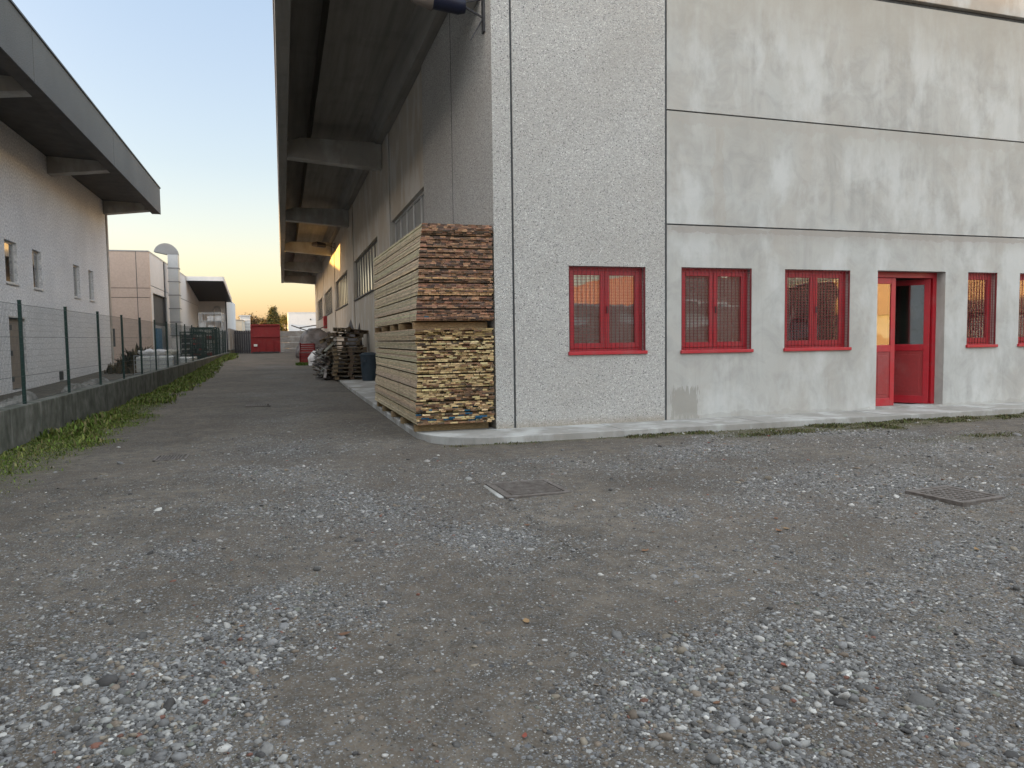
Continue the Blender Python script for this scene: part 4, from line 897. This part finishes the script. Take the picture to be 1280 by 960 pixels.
# trees far behind the end wall
def tree(label,x,y,z,h,r,cols,n,seed,conic=False):
    q=np.random.default_rng(seed); t=thing('tree',label,'tree',(x,y,z),'trees beyond the end of the lane')
    m=MB(); m.tube([(x,y,z),(x+.05,y,z+h*.35),(x-.03,y,z+h*.8)],.16,8,r2=.04)
    for k in range(7):
        a=q.uniform(0,6.28); b0=z+h*q.uniform(.25,.5); m.tube([(x,y,b0),(x+math.cos(a)*r*.4,y+math.sin(a)*r*.4,b0+h*.15),(x+math.cos(a)*r*.75,y+math.sin(a)*r*.75,b0+h*.28)],.05,5,r2=.015)
    m.build('trunk',M['bark'],t)
    nc=26; cc=q.normal(0,1,(nc,3)); cc/=np.linalg.norm(cc,axis=1)[:,None]; cc*=q.uniform(.3,1,(nc,1))**.5
    if conic: cc[:,:2]*=(.95-.75*np.clip((cc[:,2:]+1)/2,0,1))
    cen=np.stack([x+cc[:,0]*r,y+cc[:,1]*r,z+h*.6+cc[:,2]*h*.38],-1); cr=r*q.uniform(.2,.42,nc)
    k=q.integers(0,nc,n); P=cen[k]+q.normal(0,.55,(n,3))*cr[k][:,None]
    d=q.normal(0,1,(n,3)); d/=np.linalg.norm(d,axis=1)[:,None]; e=np.cross(d,q.normal(0,1,(n,3))); e/=np.linalg.norm(e,axis=1)[:,None]; s=q.uniform(.06,.13,(n,1))
    V=np.stack([P-d*s,P+e*s*.55,P+d*s,P-e*s*.55],1).reshape(-1,3); F=np.arange(4*n).reshape(-1,4)
    C=np.array(cols)[k%len(cols)]*q.uniform(.7,1.3,(n,1))
    me=np_mesh('crown',V,F,M['leaf'],False,C); link('crown',me,t)
GD=[(.05,.055,.02),(.065,.06,.025),(.04,.05,.018)]; GB=[(.10,.065,.03),(.12,.075,.03),(.08,.06,.03)]
tree('broad dark brownish tree left above the red container',-3.6,97,.5,4.5,1.3,GB,6200,1); tree('rounded brown tree in the middle behind the red container',-2.2,100,.5,4.2,1.4,GB+GD,5200,2)
tree('pointed dark green tree rising highest behind the red container',-.95,96,.5,5.6,1.1,GD,6600,3,True); tree('yellowish green tree beside the white hall',.55,104,.5,4.7,1.3,[(.11,.10,.03),(.09,.09,.03)],5000,4)
tree('low dark bush of a tree between the brown ones',-1.6,98,.5,3.1,1.0,GD,4200,5); tree('low dark tree at the left end of the row',-4.6,101,.5,3.2,1.0,GD,4200,6)
# ------------------------------------------------------------------ out of view: mirrored in the panes, partly added to shape reflections and sun
bb=thing('rear_warehouse','reddish warehouse across the yard, mirrored in the window panes','warehouse',(14,-30,0)); 
panel(MB(),'y',-42,-.3,8,50,0,4.6,[(10+7*k,14+7*k,2.6,3.8) for k in range(5)]).build('wall',M['brick'],bb)
MB().box(8,50,-62,-42.4,.0,4.5).build('body',M['whitewall'],bb); MB().box(33,50,-62,-41.99,4.81,7.6).build('added_upper_volume',M['brick'],bb); MB().box(7.8,50,-42.35,-41.9,4.6,4.8).build('parapet',M['alu'],bb)  # upper volume added to block the sky in the front window reflections
sw=thing('sun_blocker','unseen gabled block added in the west to shape the sun patch','warehouse',(-32,45,0))
m=MB(); m.prism([(40.4,.0),(40.4,8.1),(49.8,9.5),(60,11.0),(78,9.5),(78,.0)],'x',-52,-30); m.build('body',M['pink'],sw)  # added body, its roofline sloped to cut the sun patch on the wall
eb=thing('added_east_warehouse','unseen cream warehouse added in the east, its sunlit wall mirrored in the panes','warehouse',(56,-35,0))  # added so that its sunlit wall gives the panes warm reflections
panel(MB(),'x',56,.3,-52,-1,0,6.9,[(-50+12*k,-44+12*k,1.2,3.2) for k in range(4)]).build('wall',M['pink'],eb); MB().box(56.4,80,-52,-1,0,6.7).build('body',M['whitewall'],eb); MB().box(55.8,80,-52.2,-.8,6.9,7.2).build('coping',M['alu'],eb)
# ------------------------------------------------------------------ sky, sun, camera
SKY_FILL=2.9; SUN_EL=4.6; SUN_AZ=-92.0      # degrees; azimuth measured from the lane direction (+Y), negative to the left
w=bpy.data.worlds.new('World'); S.world=w; w.use_nodes=True; nt=w.node_tree
bg=nt.nodes['Background']; sky=nt.nodes.new('ShaderNodeTexSky'); sky.sky_type='NISHITA'; sky.sun_disc=False
sky.sun_elevation=math.radians(SUN_EL); sky.sun_rotation=math.radians(SUN_AZ); sky.air_density=1.0; sky.dust_density=2.2; sky.ozone_density=1.5; sky.altitude=50
# added brightness overhead and to the south lights the facade; none towards the north
tc=nt.nodes.new('ShaderNodeTexCoord'); sx=nt.nodes.new('ShaderNodeSeparateXYZ'); nt.links.new(tc.outputs['Generated'],sx.inputs[0])
def mth(op,a,b=0.,c=None):
    nd=nt.nodes.new('ShaderNodeMath'); nd.operation=op
    for i,v in enumerate((a,b) if c is None else (a,b,c)):
        if hasattr(v,'is_output'): nt.links.new(v,nd.inputs[i])
        else: nd.inputs[i].default_value=v
    return nd.outputs[0]
def smooth(v,a,b):
    nd=nt.nodes.new('ShaderNodeMapRange'); nd.interpolation_type='SMOOTHSTEP'; nt.links.new(v,nd.inputs[0]); nd.inputs[1].default_value=a; nd.inputs[2].default_value=b; return nd.outputs[0]
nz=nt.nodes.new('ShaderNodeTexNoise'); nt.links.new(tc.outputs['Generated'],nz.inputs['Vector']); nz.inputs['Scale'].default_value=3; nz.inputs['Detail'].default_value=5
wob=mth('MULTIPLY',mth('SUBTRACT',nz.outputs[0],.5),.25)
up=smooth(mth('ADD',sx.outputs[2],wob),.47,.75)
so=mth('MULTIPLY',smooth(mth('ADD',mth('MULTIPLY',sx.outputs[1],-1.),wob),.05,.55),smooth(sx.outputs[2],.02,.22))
sky_fill=mth('MAXIMUM',up,so)
gr=nt.nodes.new('ShaderNodeValToRGB'); nt.links.new(sx.outputs[2],gr.inputs[0]); el=gr.color_ramp; 
while len(el.elements)<5: el.elements.new(.5)
for e_,(p_,c_) in zip(el.elements,[(0,(.84,.50,.38)),(.10,(.58,.36,.25)),(.22,(.40,.30,.26)),(.40,(.36,.35,.40)),(.8,(.25,.30,.36))]): e_.position=p_; e_.color=(*c_,1)
tn=nt.nodes.new('ShaderNodeMix'); tn.data_type='RGBA'; tn.blend_type='MULTIPLY'; tn.inputs[0].default_value=1; nt.links.new(sky.outputs[0],tn.inputs[6]); tn.inputs[7].default_value=(1.0,.95,.97,1)
gl=nt.nodes.new('ShaderNodeMix'); gl.data_type='RGBA'; gl.blend_type='ADD'; gl.inputs[0].default_value=1; nt.links.new(tn.outputs[2],gl.inputs[6]); nt.links.new(gr.outputs[0],gl.inputs[7]); glow=gl.outputs[2]
vm=nt.nodes.new('ShaderNodeMix'); vm.data_type='RGBA'; vm.blend_type='ADD'; nt.links.new(sky_fill,vm.inputs[0]); nt.links.new(glow,vm.inputs[6]); vm.inputs[7].default_value=(SKY_FILL*.99,SKY_FILL*1.0,SKY_FILL*.965,1)
# warm glow added to the sky round the low sun, for the side wall
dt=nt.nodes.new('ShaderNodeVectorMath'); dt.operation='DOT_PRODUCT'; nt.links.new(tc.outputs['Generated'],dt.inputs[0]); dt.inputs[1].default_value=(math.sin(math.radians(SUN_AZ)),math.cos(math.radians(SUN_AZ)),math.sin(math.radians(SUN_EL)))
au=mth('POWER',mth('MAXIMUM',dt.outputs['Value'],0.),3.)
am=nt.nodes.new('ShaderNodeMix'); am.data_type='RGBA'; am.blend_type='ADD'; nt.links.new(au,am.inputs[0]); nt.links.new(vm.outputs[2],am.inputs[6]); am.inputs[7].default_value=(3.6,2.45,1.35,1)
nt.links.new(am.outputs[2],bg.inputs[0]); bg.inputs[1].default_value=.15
sd=Vector((math.sin(math.radians(SUN_AZ))*math.cos(math.radians(SUN_EL)),math.cos(math.radians(SUN_AZ))*math.cos(math.radians(SUN_EL)),math.sin(math.radians(SUN_EL))))
L=bpy.data.lights.new('sun','SUN'); L.energy=5; L.angle=math.radians(.6); L.color=(1,.56,.15); lo=bpy.data.objects.new('sun',L); COL.objects.link(lo); lo.rotation_euler=sd.to_track_quat('Z','Y').to_euler()
cam=bpy.data.cameras.new('camera'); co=bpy.data.objects.new('camera',cam); COL.objects.link(co); S.camera=co
r,u,f=((0.95379,-0.300193,-0.012976),(0.030957,0.055217,0.997994),(0.298875,0.952279,-0.061958))
co.matrix_world=Matrix(((r[0],u[0],-f[0],0),(r[1],u[1],-f[1],0),(r[2],u[2],-f[2],1.5),(0,0,0,1)))
cam.sensor_width=36; cam.lens=909.7/1280*36; cam.clip_end=2000; cam.clip_start=.05
S.view_settings.view_transform='Standard'; S.view_settings.look='None'; S.view_settings.gamma=1; S.view_settings.exposure=1.9
S.render.engine='CYCLES'; S.cycles.use_denoising=True; S.cycles.max_bounces=6; S.cycles.diffuse_bounces=4; S.cycles.transparent_max_bounces=16
S.render.resolution_x=1024; S.render.resolution_y=768
